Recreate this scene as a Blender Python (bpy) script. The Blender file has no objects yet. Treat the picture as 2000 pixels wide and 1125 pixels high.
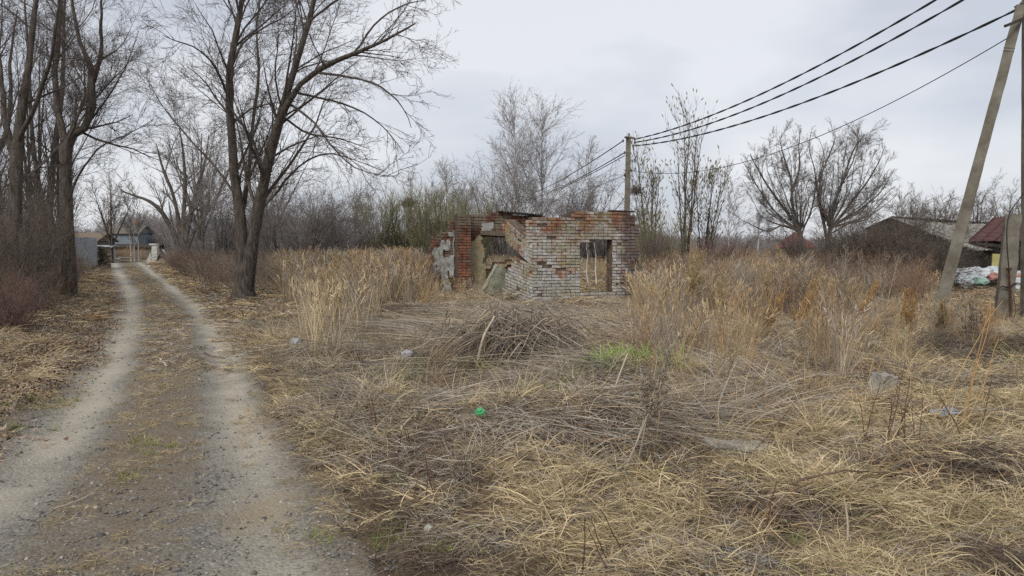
import bpy, bmesh, math, random
import numpy as np

rng = np.random.default_rng(11)
random.seed(5)
SC = bpy.context.scene
COL = SC.collection

# ------------------------------------------------------------------ camera
FPX, CX, CY, HOR, EYE = 1480.0, 1000.0, 562.5, 475.0, 1.55
PITCH = math.atan((CY - HOR) / FPX)
cam_data = bpy.data.cameras.new("camera")
cam_data.sensor_width = 36.0
cam_data.lens = 36.0 * FPX / 2000.0
cam_data.clip_start = 0.05
cam_data.clip_end = 2000.0
cam = bpy.data.objects.new("camera", cam_data)
cam.location = (0, 0, EYE)
cam.rotation_euler = (math.pi / 2 - PITCH, 0, 0)
COL.objects.link(cam)
SC.camera = cam

# ------------------------------------------------------------------ sky and sun
SUN_EL, SUN_AZ = math.radians(42), math.radians(-152)     # azimuth from +Y, clockwise; negative = left
world = bpy.data.worlds.new("World")
SC.world = world
world.use_nodes = True
wn, wl = world.node_tree.nodes, world.node_tree.links
wn.clear()
w_out = wn.new("ShaderNodeOutputWorld")
w_bg = wn.new("ShaderNodeBackground")
w_bg.inputs["Strength"].default_value = 0.1
w_sky = wn.new("ShaderNodeTexSky")
w_sky.sky_type = 'NISHITA'
w_sky.sun_disc = False
w_sky.sun_elevation = SUN_EL
w_sky.sun_rotation = SUN_AZ
w_sky.air_density = 1.0
w_sky.dust_density = 2.0
w_tc = wn.new("ShaderNodeTexCoord")
w_map = wn.new("ShaderNodeMapping")
w_map.inputs["Scale"].default_value = (1.0, 1.0, 2.6)
w_n = wn.new("ShaderNodeTexNoise")
w_n.inputs["Scale"].default_value = 2.3
w_n.inputs["Detail"].default_value = 5.0
w_n.inputs["Roughness"].default_value = 0.45
w_ramp = wn.new("ShaderNodeValToRGB")
w_ramp.color_ramp.elements[0].position = 0.41
w_ramp.color_ramp.elements[0].color = (4.3, 4.55, 5.05, 1)
w_ramp.color_ramp.elements[1].position = 0.57
w_ramp.color_ramp.elements[1].color = (5.85, 5.95, 6.2, 1)
w_mix = wn.new("ShaderNodeMixRGB")
w_mix.inputs["Fac"].default_value = 0.9
wl.new(w_tc.outputs["Generated"], w_map.inputs["Vector"])
wl.new(w_map.outputs["Vector"], w_n.inputs["Vector"])
wl.new(w_n.outputs["Fac"], w_ramp.inputs["Fac"])
wl.new(w_sky.outputs["Color"], w_mix.inputs["Color1"])
wl.new(w_ramp.outputs["Color"], w_mix.inputs["Color2"])
wl.new(w_mix.outputs["Color"], w_bg.inputs["Color"])
wl.new(w_bg.outputs["Background"], w_out.inputs["Surface"])

sun_data = bpy.data.lights.new("sun", 'SUN')
sun_data.energy = 1.5
sun_data.angle = math.radians(22)
sun_data.color = (1.0, 0.965, 0.91)
sun = bpy.data.objects.new("sun", sun_data)
sun.rotation_euler = (math.pi / 2 - SUN_EL, 0, math.pi - SUN_AZ)
COL.objects.link(sun)

SC.view_settings.view_transform = 'Standard'
SC.view_settings.look = 'None'
SC.view_settings.gamma = 1.0
SC.view_settings.exposure = 0.52
SC.view_settings.use_curve_mapping = False
SC.render.engine = 'CYCLES'
SC.cycles.use_denoising = False
SC.cycles.max_bounces = 4
SC.cycles.diffuse_bounces = 2
SC.cycles.glossy_bounces = 2
SC.cycles.transmission_bounces = 2
SC.cycles.transparent_max_bounces = 4

# ------------------------------------------------------------------ projection helpers
cp, sp = math.cos(PITCH), math.sin(PITCH)

def ray(px, py):
    a, b = (px - CX) / FPX, (CY - py) / FPX
    return np.array([a, cp + b * sp, -sp + b * cp])

def at(px, py, Y):
    """World point seen at photo pixel (px, py) at depth Y."""
    d = ray(px, py)
    return np.array([0, 0, EYE]) + d * (Y / d[1])

def g0(px, py):
    d = ray(px, py)
    t = -EYE / d[2]
    return d[0] * t, d[1] * t

def project(x, y, z):
    dz = z - EYE
    depth = y * cp - dz * sp
    upc = y * sp + dz * cp
    depth = np.where(depth < 0.05, 0.05, depth)
    return CX + FPX * x / depth, CY - FPX * upc / depth

# ------------------------------------------------------------------ road layout (photo rows -> ground)
def rail(rows):
    p = [g0(x, y) for y, x in rows]
    p.sort(key=lambda q: q[1])
    ys = np.array([q[1] for q in p]); xs = np.array([q[0] for q in p])
    return lambda Y: np.interp(Y, ys, xs)

XR = rail([(1500, 1010), (1125, 748), (1000, 660), (900, 590), (830, 540), (760, 503), (700, 486), (650, 458), (600, 412), (570, 372), (550, 345), (535, 320), (520, 300), (512, 292), (505, 330), (500, 400)])
XL = rail([(1500, -900), (1125, -440), (1000, -250), (900, -95), (830, 10), (760, 95), (700, 155), (650, 188), (600, 212), (575, 214), (550, 206), (535, 204), (520, 200), (512, 190), (505, 60), (500, -60)])
RR = rail([(1500, 720), (1125, 545), (1000, 512), (900, 500), (830, 476), (760, 457), (700, 444), (650, 420), (600, 383), (570, 348), (550, 322), (535, 300), (520, 282), (512, 270)])
RL = rail([(1500, -560), (1125, -190), (1000, -40), (900, 70), (830, 135), (760, 185), (700, 218), (650, 240), (600, 255), (575, 254), (550, 242), (535, 232), (520, 226), (512, 222)])

def vnoise(x, y, s, seed=0):
    """Cheap smooth 2-D value noise in -1..1."""
    x = np.asarray(x, float) / s + seed * 17.3; y = np.asarray(y, float) / s + seed * 9.1
    xi, yi = np.floor(x), np.floor(y); fx, fy = x - xi, y - yi
    fx = fx * fx * (3 - 2 * fx); fy = fy * fy * (3 - 2 * fy)
    def hsh(a, b):
        v = np.sin(a * 127.1 + b * 311.7 + seed * 74.7) * 43758.5453
        return (v - np.floor(v)) * 2 - 1
    return ((hsh(xi, yi) * (1 - fx) + hsh(xi + 1, yi) * fx) * (1 - fy) + (hsh(xi, yi + 1) * (1 - fx) + hsh(xi + 1, yi + 1) * fx) * fy)

BUMPS = []
for px, py, a, rx, ry in [(1010, 690, .24, .8, .45), (900, 790, -.16, 1.0, .8), (1130, 850, .22, .9, .35), (760, 800, .16, .6, .8),
                          (1250, 770, .12, .8, .7), (1660, 1000, .10, .5, .3), (1000, 960, .08, .8, .3), (620, 690, .14, .8, 1.0), (1450, 660, .15, 1.6, 1.0), (1720, 700, -.08, 1.2, .8)]:
    gx, gy = g0(px, py); BUMPS.append((gx, gy, a, rx, ry))

def off_road(x, y):
    """Signed lateral distance outside the road edges (negative = on the road)."""
    return np.maximum(XL(y) - x, x - XR(y))

def h(x, y):
    x = np.asarray(x, float); y = np.asarray(y, float)
    o = off_road(x, y)
    side = np.clip(o / 1.2, 0, 1); side = side * side * (3 - 2 * side)
    z = 0.025 * vnoise(x, y, 3.0, 1) + side * (0.07 + 0.07 * vnoise(x, y, 1.6, 2) + 0.05 * vnoise(x, y, .6, 3))
    for bx, by, a, rx, ry in BUMPS:
        z = z + a * np.exp(-((x - bx) / rx) ** 2 - ((y - by) / ry) ** 2)
    on = np.clip(-o / .4, 0, 1)
    rut = np.exp(-((x - RL(y)) / .26) ** 2) + np.exp(-((x - RR(y)) / .26) ** 2)
    z = z - on * 0.035 * np.clip(rut, 0, 1)
    far = np.clip((y - 20) / 30, 0, 1)
    return z * (1 - .5 * far)

def gnd(px, py):
    d = ray(px, py); t = 1.0
    p = np.array([0, 0, EYE])
    z = 0.0
    for _ in range(12):
        t = (z - EYE) / d[2]; q = p + d * t; z = float(h(q[0], q[1]))
    return np.array([q[0], q[1], z])

def foot(px, D):
    """Ground point under photo column px at depth D."""
    X = (px - CX) / FPX * D * cp
    return np.array([X, D, float(h(X, D))])

# ------------------------------------------------------------------ object helpers
def mesh_np(name, V, faces, cols=None, mats=(), smooth=False, mat_idx=None):
    """faces: list of int arrays (n,k)."""
    me = bpy.data.meshes.new(name)
    V = np.ascontiguousarray(V, dtype=np.float32)
    me.vertices.add(len(V)); me.vertices.foreach_set("co", V.ravel())
    faces = [np.asarray(f, dtype=np.int32) for f in faces if len(f)]
    nl = sum(f.size for f in faces); nf = sum(len(f) for f in faces)
    me.loops.add(nl); me.polygons.add(nf)
    me.loops.foreach_set("vertex_index", np.concatenate([f.ravel() for f in faces]))
    tot = np.concatenate([np.full(len(f), f.shape[1], dtype=np.int32) for f in faces])
    start = np.concatenate([[0], np.cumsum(tot)[:-1]]).astype(np.int32)
    me.polygons.foreach_set("loop_start", start)
    if smooth:
        me.polygons.foreach_set("use_smooth", np.ones(nf, dtype=bool))
    if mat_idx is not None:
        me.polygons.foreach_set("material_index", np.asarray(mat_idx, dtype=np.int32))
    for m in mats:
        me.materials.append(m)
    me.update(calc_edges=True)
    if cols is not None:
        a = me.color_attributes.new("col", 'FLOAT_COLOR', 'POINT')
        c = np.ones((len(V), 4), dtype=np.float32); c[:, :3] = cols
        a.data.foreach_set("color", c.ravel())
    return me

def link(name, data, parent=None, loc=(0, 0, 0), rot=(0, 0, 0)):
    o = bpy.data.objects.new(name, data)
    COL.objects.link(o)
    o.location = loc; o.rotation_euler = rot
    if parent is not None:
        o.parent = parent
    return o

def tag(o, label=None, cat=None, group=None, kind=None):
    if label: o["label"] = label
    if cat: o["category"] = cat
    if group: o["group"] = group
    if kind: o["kind"] = kind
    return o

def thing(name, label, cat, loc=(0, 0, 0), rz=0.0, group=None):
    o = link(name, None, None, loc, (0, 0, rz))
    o.empty_display_size = 0.2
    return tag(o, label, cat, group)

class MB:
    """Collects simple solids and builds them as one mesh."""
    def __init__(s): s.v = []; s.f = []; s.m = []
    def add(s, vs, fs, mi=0):
        b = len(s.v); s.v += [tuple(map(float, q)) for q in vs]
        s.f += [tuple(b + i for i in f) for f in fs]; s.m += [mi] * len(fs)
    def box(s, c, d, mi=0, R=None):
        x, y, z = [q / 2 for q in d]
        vs = np.array([(-x, -y, -z), (x, -y, -z), (x, y, -z), (-x, y, -z), (-x, -y, z), (x, -y, z), (x, y, z), (-x, y, z)])
        if R is not None: vs = vs @ np.asarray(R).T
        vs = vs + np.asarray(c)
        s.add(vs, [(0, 3, 2, 1), (4, 5, 6, 7), (0, 1, 5, 4), (1, 2, 6, 5), (2, 3, 7, 6), (3, 0, 4, 7)], mi)
    def beam(s, a, b, w, hgt, mi=0, w2=None, h2=None, up=(0, 0, 1)):
        a, b = np.asarray(a, float), np.asarray(b, float); t = b - a; t /= np.linalg.norm(t)
        u = np.cross(t, up)
        if np.linalg.norm(u) < 1e-4: u = np.cross(t, (0, 1, 0))
        u /= np.linalg.norm(u); v = np.cross(u, t)
        w2 = w if w2 is None else w2; h2 = hgt if h2 is None else h2
        vs = []
        for p, ww, hh in ((a, w, hgt), (b, w2, h2)):
            for i, j in ((-1, -1), (1, -1), (1, 1), (-1, 1)): vs.append(p + u * i * ww / 2 + v * j * hh / 2)
        s.add(vs, [(0, 1, 2, 3), (7, 6, 5, 4), (0, 4, 5, 1), (1, 5, 6, 2), (2, 6, 7, 3), (3, 7, 4, 0)], mi)
    def tube(s, pts, r, n=6, mi=0):
        pts = np.asarray(pts, float); rr = np.broadcast_to(np.asarray(r, float), (len(pts),))
        V, F = tubes(pts[None], rr[None], n)
        s.add(V, [tuple(q) for q in F], mi)
        s.add(V[:n], [tuple(range(n))[::-1]], mi); s.add(V[-n:], [tuple(range(n))], mi)
    def poly(s, vs, mi=0): s.add(vs, [tuple(range(len(vs)))], mi)
    def build(s, name, mats, parent=None, smooth=False, bevel=0.0, loc=(0, 0, 0)):
        me = bpy.data.meshes.new(name); me.from_pydata(s.v, [], s.f)
        for m in (mats if isinstance(mats, (list, tuple)) else [mats]): me.materials.append(m)
        me.polygons.foreach_set("material_index", s.m)
        if smooth: me.polygons.foreach_set("use_smooth", [True] * len(s.f))
        me.update()
        if bevel:
            bm = bmesh.new(); bm.from_mesh(me)
            bmesh.ops.bevel(bm, geom=list(bm.edges), offset=bevel, segments=1, affect='EDGES', clamp_overlap=True)
            bm.to_mesh(me); bm.free()
        return link(name, me, parent, loc)

def tubes(P, R, S):
    """P (N,K,3) polylines, R (N,K) radii -> verts, quads."""
    N, K = P.shape[:2]
    T = np.empty_like(P); T[:, 1:-1] = P[:, 2:] - P[:, :-2]; T[:, 0] = P[:, 1] - P[:, 0]; T[:, -1] = P[:, -1] - P[:, -2]
    T /= np.linalg.norm(T, axis=2, keepdims=True) + 1e-9
    ax = P[:, -1] - P[:, 0]; ax /= np.linalg.norm(ax, axis=1, keepdims=True) + 1e-9
    ref = np.where(np.abs(ax[:, 2:3]) > .75, np.array([[1.0, .2, 0]]), np.array([[0, 0, 1.0]]))
    U = np.cross(T, ref[:, None, :]); U /= np.linalg.norm(U, axis=2, keepdims=True) + 1e-9
    W = np.cross(T, U)
    th = np.arange(S) * 2 * math.pi / S
    V = P[:, :, None, :] + R[:, :, None, None] * (np.cos(th)[None, None, :, None] * U[:, :, None, :] + np.sin(th)[None, None, :, None] * W[:, :, None, :])
    base = (np.arange(N)[:, None, None] * K + np.arange(K - 1)[None, :, None]) * S
    s0 = np.arange(S)[None, None, :]; s1 = (s0 + 1) % S
    F = np.stack([base + s0, base + s1, base + S + s1, base + S + s0], axis=-1).reshape(-1, 4)
    return V.reshape(-1, 3), F

# ------------------------------------------------------------------ materials
def new_mat(name):
    m = bpy.data.materials.new(name); m.use_nodes = True
    nt = m.node_tree; b = nt.nodes["Principled BSDF"]
    b.inputs["Roughness"].default_value = 0.9
    b.inputs["Specular IOR Level"].default_value = 0.15
    return m, nt.nodes, nt.links, b

def N(nodes, kind, **kw):
    n = nodes.new(kind)
    for k, v in kw.items():
        if k in n.inputs: n.inputs[k].default_value = v
        else: setattr(n, k, v)
    return n

def ramp(nodes, stops):
    r = nodes.new("ShaderNodeValToRGB"); e = r.color_ramp.elements
    while len(e) < len(stops): e.new(0.5)
    for el, (p, c) in zip(e, stops):
        el.position = p; el.color = (*c, 1) if len(c) == 3 else c
    return r

def noisy(name, c1, c2, scale=6.0, rough=.9, bump=0.0, bscale=40.0, spec=.15, detail=5.0, c3=None, lo=.35, hi=.65, metal=0.0, stretch=None):
    m, nd, lk, b = new_mat(name)
    tc = N(nd, "ShaderNodeTexCoord")
    src = tc.outputs["Object"]
    if stretch:
        mp = N(nd, "ShaderNodeMapping"); mp.inputs["Scale"].default_value = stretch
        lk.new(src, mp.inputs["Vector"]); src = mp.outputs["Vector"]
    n = N(nd, "ShaderNodeTexNoise", Scale=scale, Detail=detail, Roughness=.6)
    lk.new(src, n.inputs["Vector"])
    stops = [(lo, c1), (hi, c2)] if c3 is None else [(lo, c1), ((lo + hi) / 2, c2), (hi, c3)]
    r = ramp(nd, stops); lk.new(n.outputs["Fac"], r.inputs["Fac"]); lk.new(r.outputs["Color"], b.inputs["Base Color"])
    b.inputs["Roughness"].default_value = rough; b.inputs["Specular IOR Level"].default_value = spec; b.inputs["Metallic"].default_value = metal
    if bump:
        n2 = N(nd, "ShaderNodeTexNoise", Scale=bscale, Detail=4.0, Roughness=.65)
        lk.new(src, n2.inputs["Vector"])
        bp = N(nd, "ShaderNodeBump", Strength=bump, Distance=.02)
        lk.new(n2.outputs["Fac"], bp.inputs["Height"]); lk.new(bp.outputs["Normal"], b.inputs["Normal"])
    return m

def plant_mat(name, vary=.5, rough=.85):
    """Colour from the blade's own colour attribute, varied for every tuft."""
    m, nd, lk, b = new_mat(name)
    a = N(nd, "ShaderNodeAttribute", attribute_name="col")
    oi = N(nd, "ShaderNodeObjectInfo")
    mr = N(nd, "ShaderNodeMapRange"); mr.inputs["To Min"].default_value = 1 - vary / 2; mr.inputs["To Max"].default_value = 1 + vary / 2
    lk.new(oi.outputs["Random"], mr.inputs["Value"])
    hs = N(nd, "ShaderNodeHueSaturation")
    lk.new(a.outputs["Color"], hs.inputs["Color"]); lk.new(mr.outputs["Result"], hs.inputs["Value"])
    lk.new(hs.outputs["Color"], b.inputs["Base Color"])
    b.inputs["Roughness"].default_value = rough
    return m

M_GRASS = plant_mat("dry_grass")
M_PLANT = plant_mat("dry_weed", .35)
M_BARK_DARK = noisy("bark_dark", (.045, .037, .031), (.14, .117, .098), 6, .95, .9, 30, stretch=(3, 3, .6))
M_TWIG_DARK = noisy("twig_dark", (.07, .058, .050), (.13, .108, .093), 2)
M_BARK_GREY = noisy("bark_grey", (.055, .048, .042), (.13, .115, .10), 6, .95, .6, 30, stretch=(3, 3, .6))
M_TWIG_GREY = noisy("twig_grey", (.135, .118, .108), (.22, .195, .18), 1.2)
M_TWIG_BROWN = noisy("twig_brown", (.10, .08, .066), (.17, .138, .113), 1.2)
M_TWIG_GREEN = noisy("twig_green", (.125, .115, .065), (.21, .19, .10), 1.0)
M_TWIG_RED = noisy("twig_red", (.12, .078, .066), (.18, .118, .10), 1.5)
M_TWIG_FAR = noisy("twig_far", (.22, .20, .195), (.32, .295, .285), .6)  # distant twigs: pale haze is mixed into the bark colour, no volume used
M_BIRCH = noisy("birch_bark", (.10, .09, .08), (.55, .52, .48), 5, .85, .3, 25, lo=.33, hi=.5, stretch=(1, 1, 3))
M_BIRCH_W = noisy("young_birch_bark", (.42, .40, .37), (.66, .64, .60), 5, .85, lo=.3, hi=.5, stretch=(1, 1, 3))
M_BUD = noisy("buds", (.16, .15, .08), (.26, .24, .14), 4)

# ------------------------------------------------------------------ ground and road
def ground_material():
    m, nd, lk, b = new_mat("ground_soil")
    tc = N(nd, "ShaderNodeTexCoord")
    n1 = N(nd, "ShaderNodeTexNoise", Scale=.7, Detail=6.0, Roughness=.62)
    n2 = N(nd, "ShaderNodeTexNoise", Scale=28.0, Detail=5.0, Roughness=.7)
    for n in (n1, n2): lk.new(tc.outputs["Object"], n.inputs["Vector"])
    r1 = ramp(nd, [(.30, (.085, .065, .045)), (.50, (.17, .13, .085)), (.68, (.27, .215, .135))])
    r2 = ramp(nd, [(.30, (.45, .42, .40)), (.62, (1.15, 1.1, 1.05))])
    lk.new(n1.outputs["Fac"], r1.inputs["Fac"]); lk.new(n2.outputs["Fac"], r2.inputs["Fac"])
    mx = N(nd, "ShaderNodeMixRGB", blend_type='MULTIPLY'); mx.inputs["Fac"].default_value = 1
    lk.new(r1.outputs["Color"], mx.inputs["Color1"]); lk.new(r2.outputs["Color"], mx.inputs["Color2"])
    lk.new(mx.outputs["Color"], b.inputs["Base Color"])
    bp = N(nd, "ShaderNodeBump", Strength=.9, Distance=.04)
    lk.new(n2.outputs["Fac"], bp.inputs["Height"]); lk.new(bp.outputs["Normal"], b.inputs["Normal"])
    return m

def road_material():
    m, nd, lk, b = new_mat("road_gravel")
    tc = N(nd, "ShaderNodeTexCoord")
    at_ = N(nd, "ShaderNodeAttribute", attribute_name="col")
    sep = N(nd, "ShaderNodeSeparateColor"); lk.new(at_.outputs["Color"], sep.inputs["Color"])   # R = wheel track, G = brown strip, B = dusty hollow
    big = N(nd, "ShaderNodeTexNoise", Scale=1.1, Detail=6.0, Roughness=.65)
    fine = N(nd, "ShaderNodeTexNoise", Scale=55.0, Detail=5.0, Roughness=.7)
    v1 = N(nd, "ShaderNodeTexVoronoi", Scale=55.0); v2 = N(nd, "ShaderNodeTexVoronoi", Scale=120.0)
    wob = N(nd, "ShaderNodeTexNoise", Scale=5.0, Detail=5.0, Roughness=.7)
    for n in (big, fine, v1, v2, wob): lk.new(tc.outputs["Object"], n.inputs["Vector"])
    # gravel: every stone its own grey
    bw = N(nd, "ShaderNodeSeparateColor"); lk.new(v1.outputs["Color"], bw.inputs["Color"])
    bw2 = N(nd, "ShaderNodeSeparateColor"); lk.new(v2.outputs["Color"], bw2.inputs["Color"])
    rg = ramp(nd, [(.0, (.095, .088, .079)), (.5, (.175, .162, .142)), (.9, (.29, .27, .232)), (1, (.38, .35, .30))])
    rg2 = ramp(nd, [(.0, (.10, .092, .080)), (.6, (.17, .155, .13)), (1, (.27, .25, .21))])
    lk.new(bw.outputs["Red"], rg.inputs["Fac"]); lk.new(bw2.outputs["Red"], rg2.inputs["Fac"])
    mg = N(nd, "ShaderNodeMixRGB"); lk.new(fine.outputs["Fac"], mg.inputs["Fac"])
    lk.new(rg.outputs["Color"], mg.inputs["Color1"]); lk.new(rg2.outputs["Color"], mg.inputs["Color2"])
    # packed pale dust
    rd = ramp(nd, [(.3, (.30, .268, .21)), (.55, (.43, .388, .31)), (.75, (.52, .47, .375))])
    lk.new(fine.outputs["Fac"], rd.inputs["Fac"])
    def madd(a, bb, mul, add):
        q = N(nd, "ShaderNodeMath", operation='MULTIPLY_ADD'); lk.new(a, q.inputs[0]); q.inputs[1].default_value = mul; q.inputs[2].default_value = add
        p = N(nd, "ShaderNodeMath", operation='ADD', use_clamp=True); lk.new(q.outputs[0], p.inputs[0]); lk.new(bb, p.inputs[1])
        return p.outputs[0]
    f_dust = madd(big.outputs["Fac"], sep.outputs["Red"], 1.9, -1.05)
    mul = N(nd, "ShaderNodeMath", operation='MULTIPLY', use_clamp=True); lk.new(f_dust, mul.inputs[0]); mul.inputs[1].default_value = .9
    m1 = N(nd, "ShaderNodeMixRGB"); lk.new(mul.outputs[0], m1.inputs["Fac"])
    lk.new(mg.outputs["Color"], m1.inputs["Color1"]); lk.new(rd.outputs["Color"], m1.inputs["Color2"])
    # brown, grassy strip between and beside the tracks
    rb = ramp(nd, [(.3, (.075, .058, .042)), (.5, (.155, .12, .083)), (.72, (.29, .225, .145))])
    lk.new(fine.outputs["Fac"], rb.inputs["Fac"])
    f_b = madd(wob.outputs["Fac"], sep.outputs["Green"], 2.2, -1.25)
    m2 = N(nd, "ShaderNodeMixRGB"); lk.new(f_b, m2.inputs["Fac"])
    lk.new(m1.outputs["Color"], m2.inputs["Color1"]); lk.new(rb.outputs["Color"], m2.inputs["Color2"])
    # yellow-brown silt in the hollow of the right track
    f_s = madd(wob.outputs["Fac"], sep.outputs["Blue"], 1.6, -1.05)
    rs = ramp(nd, [(.3, (.22, .175, .11)), (.7, (.33, .27, .175))]); lk.new(fine.outputs["Fac"], rs.inputs["Fac"])
    m3 = N(nd, "ShaderNodeMixRGB"); lk.new(f_s, m3.inputs["Fac"])
    lk.new(m2.outputs["Color"], m3.inputs["Color1"]); lk.new(rs.outputs["Color"], m3.inputs["Color2"])
    lk.new(m3.outputs["Color"], b.inputs["Base Color"])
    hm = N(nd, "ShaderNodeMath", operation='ADD'); lk.new(v1.outputs["Distance"], hm.inputs[0]); lk.new(fine.outputs["Fac"], hm.inputs[1])
    bp = N(nd, "ShaderNodeBump", Strength=.7, Distance=.012, invert=True)
    lk.new(hm.outputs[0], bp.inputs["Height"]); lk.new(bp.outputs["Normal"], b.inputs["Normal"])
    return m

M_GROUND = ground_material(); M_ROAD = road_material()

def grid(xs2, ys2, z):
    ny, nx = xs2.shape
    V = np.stack([xs2, ys2, z], -1).reshape(-1, 3)
    i = np.arange(ny - 1)[:, None] * nx + np.arange(nx - 1)[None, :]
    F = np.stack([i, i + 1, i + nx + 1, i + nx], -1).reshape(-1, 4)
    return V, F

ys = np.concatenate([np.linspace(-6, .5, 8)[:-1], np.arange(.5, 16, .14), np.arange(16, 40, .3), np.geomspace(40, 400, 45)])
un = np.linspace(-1, 1, 221); ux = np.sign(un) * (np.abs(un) * 12 + np.abs(un) ** 5 * 260)
X2, Y2 = np.meshgrid(ux, ys)
o = off_road(X2, Y2)
Z2 = h(X2, Y2) - .07 * np.clip(-o / .25 + .3, 0, 1)
V, F = grid(X2, Y2, Z2)
ground = link("ground", mesh_np("ground", V, [F], mats=[M_GROUND], smooth=True))
tag(ground, "rough brown field soil under dry grass", kind="structure")

ry = np.concatenate([np.linspace(-4, 1, 12)[:-1], np.arange(1, 14, .06), np.arange(14, 66, .18)])
ru = np.linspace(0, 1, 72)
L, Rr = XL(ry) - .35, XR(ry) + .35
RX = L[:, None] + (Rr - L)[:, None] * ru[None, :]
RY = np.repeat(ry[:, None], len(ru), 1)
ro = off_road(RX, RY)
edge = ro + .12 * vnoise(RX, RY, .35, 8) + .08 * vnoise(RX, RY, .12, 9)
RZ = h(RX, RY) + .004 - .14 * np.clip((edge - .02) / .3, 0, 1) + .006 * vnoise(RX, RY, .18, 5) + .003 * vnoise(RX, RY, .07, 6)
dl, dr = (RX - RL(RY)), (RX - RR(RY))
wl_ = .31 + .08 * vnoise(RX, RY, 2.0, 21)
trk = np.maximum(np.exp(-(dl / wl_) ** 2), np.exp(-(dr / .27) ** 2))
near_f = np.clip((RY - 3.0) / 4.0, 0.25, 1)
mid = np.exp(-((RX - .5 * (RL(RY) + RR(RY))) / .44) ** 4)
strip = np.clip(mid * (.62 + .38 * np.clip((RY - 3.0) / 2, 0, 1)) + np.clip((edge + .42) / .36, 0, 1) * .95, 0, 1)
hx, hy = g0(505, 1000)
hx2, hy2 = g0(480, 850)
silt = np.exp(-((RX - hx) / .26) ** 2 - ((RY - hy) / .38) ** 2) + .55 * np.exp(-((RX - hx2) / .18) ** 2 - ((RY - hy2) / .5) ** 2)
cols = np.stack([trk * (.55 + .45 * near_f), strip * (1 - .7 * trk), silt], -1).reshape(-1, 3)
V, F = grid(RX, RY, RZ)
road = link("dirt_road", mesh_np("dirt_road", V, [F], cols=cols, mats=[M_ROAD], smooth=True))
tag(road, "two-track gravel dirt road with brown strip between the wheel tracks", kind="structure")

# ------------------------------------------------------------------ scatter: stuff laid out as instances
def scatter(name, label, cat, P, rot, scl, idx, protos):
    pc = bpy.data.collections.new(name + "_pieces")
    for k, (me) in enumerate(protos):
        po = bpy.data.objects.new("%s_piece_%02d" % (name, k), me); pc.objects.link(po)
    me = bpy.data.meshes.new(name)
    n = len(P); me.vertices.add(n)
    me.vertices.foreach_set("co", np.ascontiguousarray(P, dtype=np.float32).ravel())
    a = me.attributes.new("rot", 'FLOAT_VECTOR', 'POINT'); a.data.foreach_set("vector", np.ascontiguousarray(rot, dtype=np.float32).ravel())
    a = me.attributes.new("scl", 'FLOAT_VECTOR', 'POINT')
    scl = np.asarray(scl, dtype=np.float32)
    if scl.ndim == 1: scl = np.repeat(scl[:, None], 3, 1)
    a.data.foreach_set("vector", np.ascontiguousarray(scl).ravel())
    a = me.attributes.new("idx", 'INT', 'POINT'); a.data.foreach_set("value", np.ascontiguousarray(idx, dtype=np.int32))
    me.update()
    ob = link(name, me)
    tag(ob, label, cat, kind="stuff")
    ng = bpy.data.node_groups.new(name + "_nodes", "GeometryNodeTree")
    ng.interface.new_socket("Geometry", in_out='INPUT', socket_type='NodeSocketGeometry')
    ng.interface.new_socket("Geometry", in_out='OUTPUT', socket_type='NodeSocketGeometry')
    nd, lk = ng.nodes, ng.links
    gi, go = nd.new("NodeGroupInput"), nd.new("NodeGroupOutput")
    ci = nd.new("GeometryNodeCollectionInfo"); ci.inputs["Collection"].default_value = pc
    ci.inputs["Separate Children"].default_value = True; ci.inputs["Reset Children"].default_value = True
    ip = nd.new("GeometryNodeInstanceOnPoints"); ip.inputs["Pick Instance"].default_value = True
    def named(nm, t):
        q = nd.new("GeometryNodeInputNamedAttribute"); q.data_type = t; q.inputs["Name"].default_value = nm
        return q.outputs["Attribute"]
    lk.new(gi.outputs[0], ip.inputs["Points"]); lk.new(ci.outputs[0], ip.inputs["Instance"])
    lk.new(named("idx", 'INT'), ip.inputs["Instance Index"])
    lk.new(named("rot", 'FLOAT_VECTOR'), ip.inputs["Rotation"]); lk.new(named("scl", 'FLOAT_VECTOR'), ip.inputs["Scale"])
    lk.new(ip.outputs[0], go.inputs[0])
    md = ob.modifiers.new("scatter", 'NODES'); md.node_group = ng
    return ob

def ribbons(P, W, side=None):
    """P (N,K,3) blade centre lines, W (N,K) widths -> verts, quads (flat thin blades)."""
    n, K = P.shape[:2]
    T = P[:, -1] - P[:, 0]
    if side is None:
        side = np.cross(T, rng.normal(size=(n, 3)))
    side = side / (np.linalg.norm(side, axis=1, keepdims=True) + 1e-9)
    V = np.stack([P - side[:, None] * W[..., None] / 2, P + side[:, None] * W[..., None] / 2], 2).reshape(-1, 3)
    b = (np.arange(n)[:, None] * K + np.arange(K - 1)[None]) * 2
    F = np.stack([b, b + 1, b + 3, b + 2], -1).reshape(-1, 4)
    return V, F

STRAW = np.array([[.55, .43, .25], [.47, .37, .22], [.40, .31, .19], [.32, .25, .16], [.60, .50, .33], [.23, .175, .12]])
GREYS = np.array([[.42, .37, .30], [.34, .295, .24], [.27, .23, .19], [.48, .43, .35], [.20, .165, .135]])
RUST = np.array([[.44, .27, .12], [.38, .24, .12], [.46, .33, .17], [.30, .19, .11], [.40, .30, .18]])
GREEN = np.array([[.15, .18, .055], [.20, .235, .075], [.13, .155, .055], [.30, .29, .12]])
DARK = np.array([[.12, .09, .07], [.16, .12, .09], [.09, .07, .055], [.20, .155, .12]])

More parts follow.
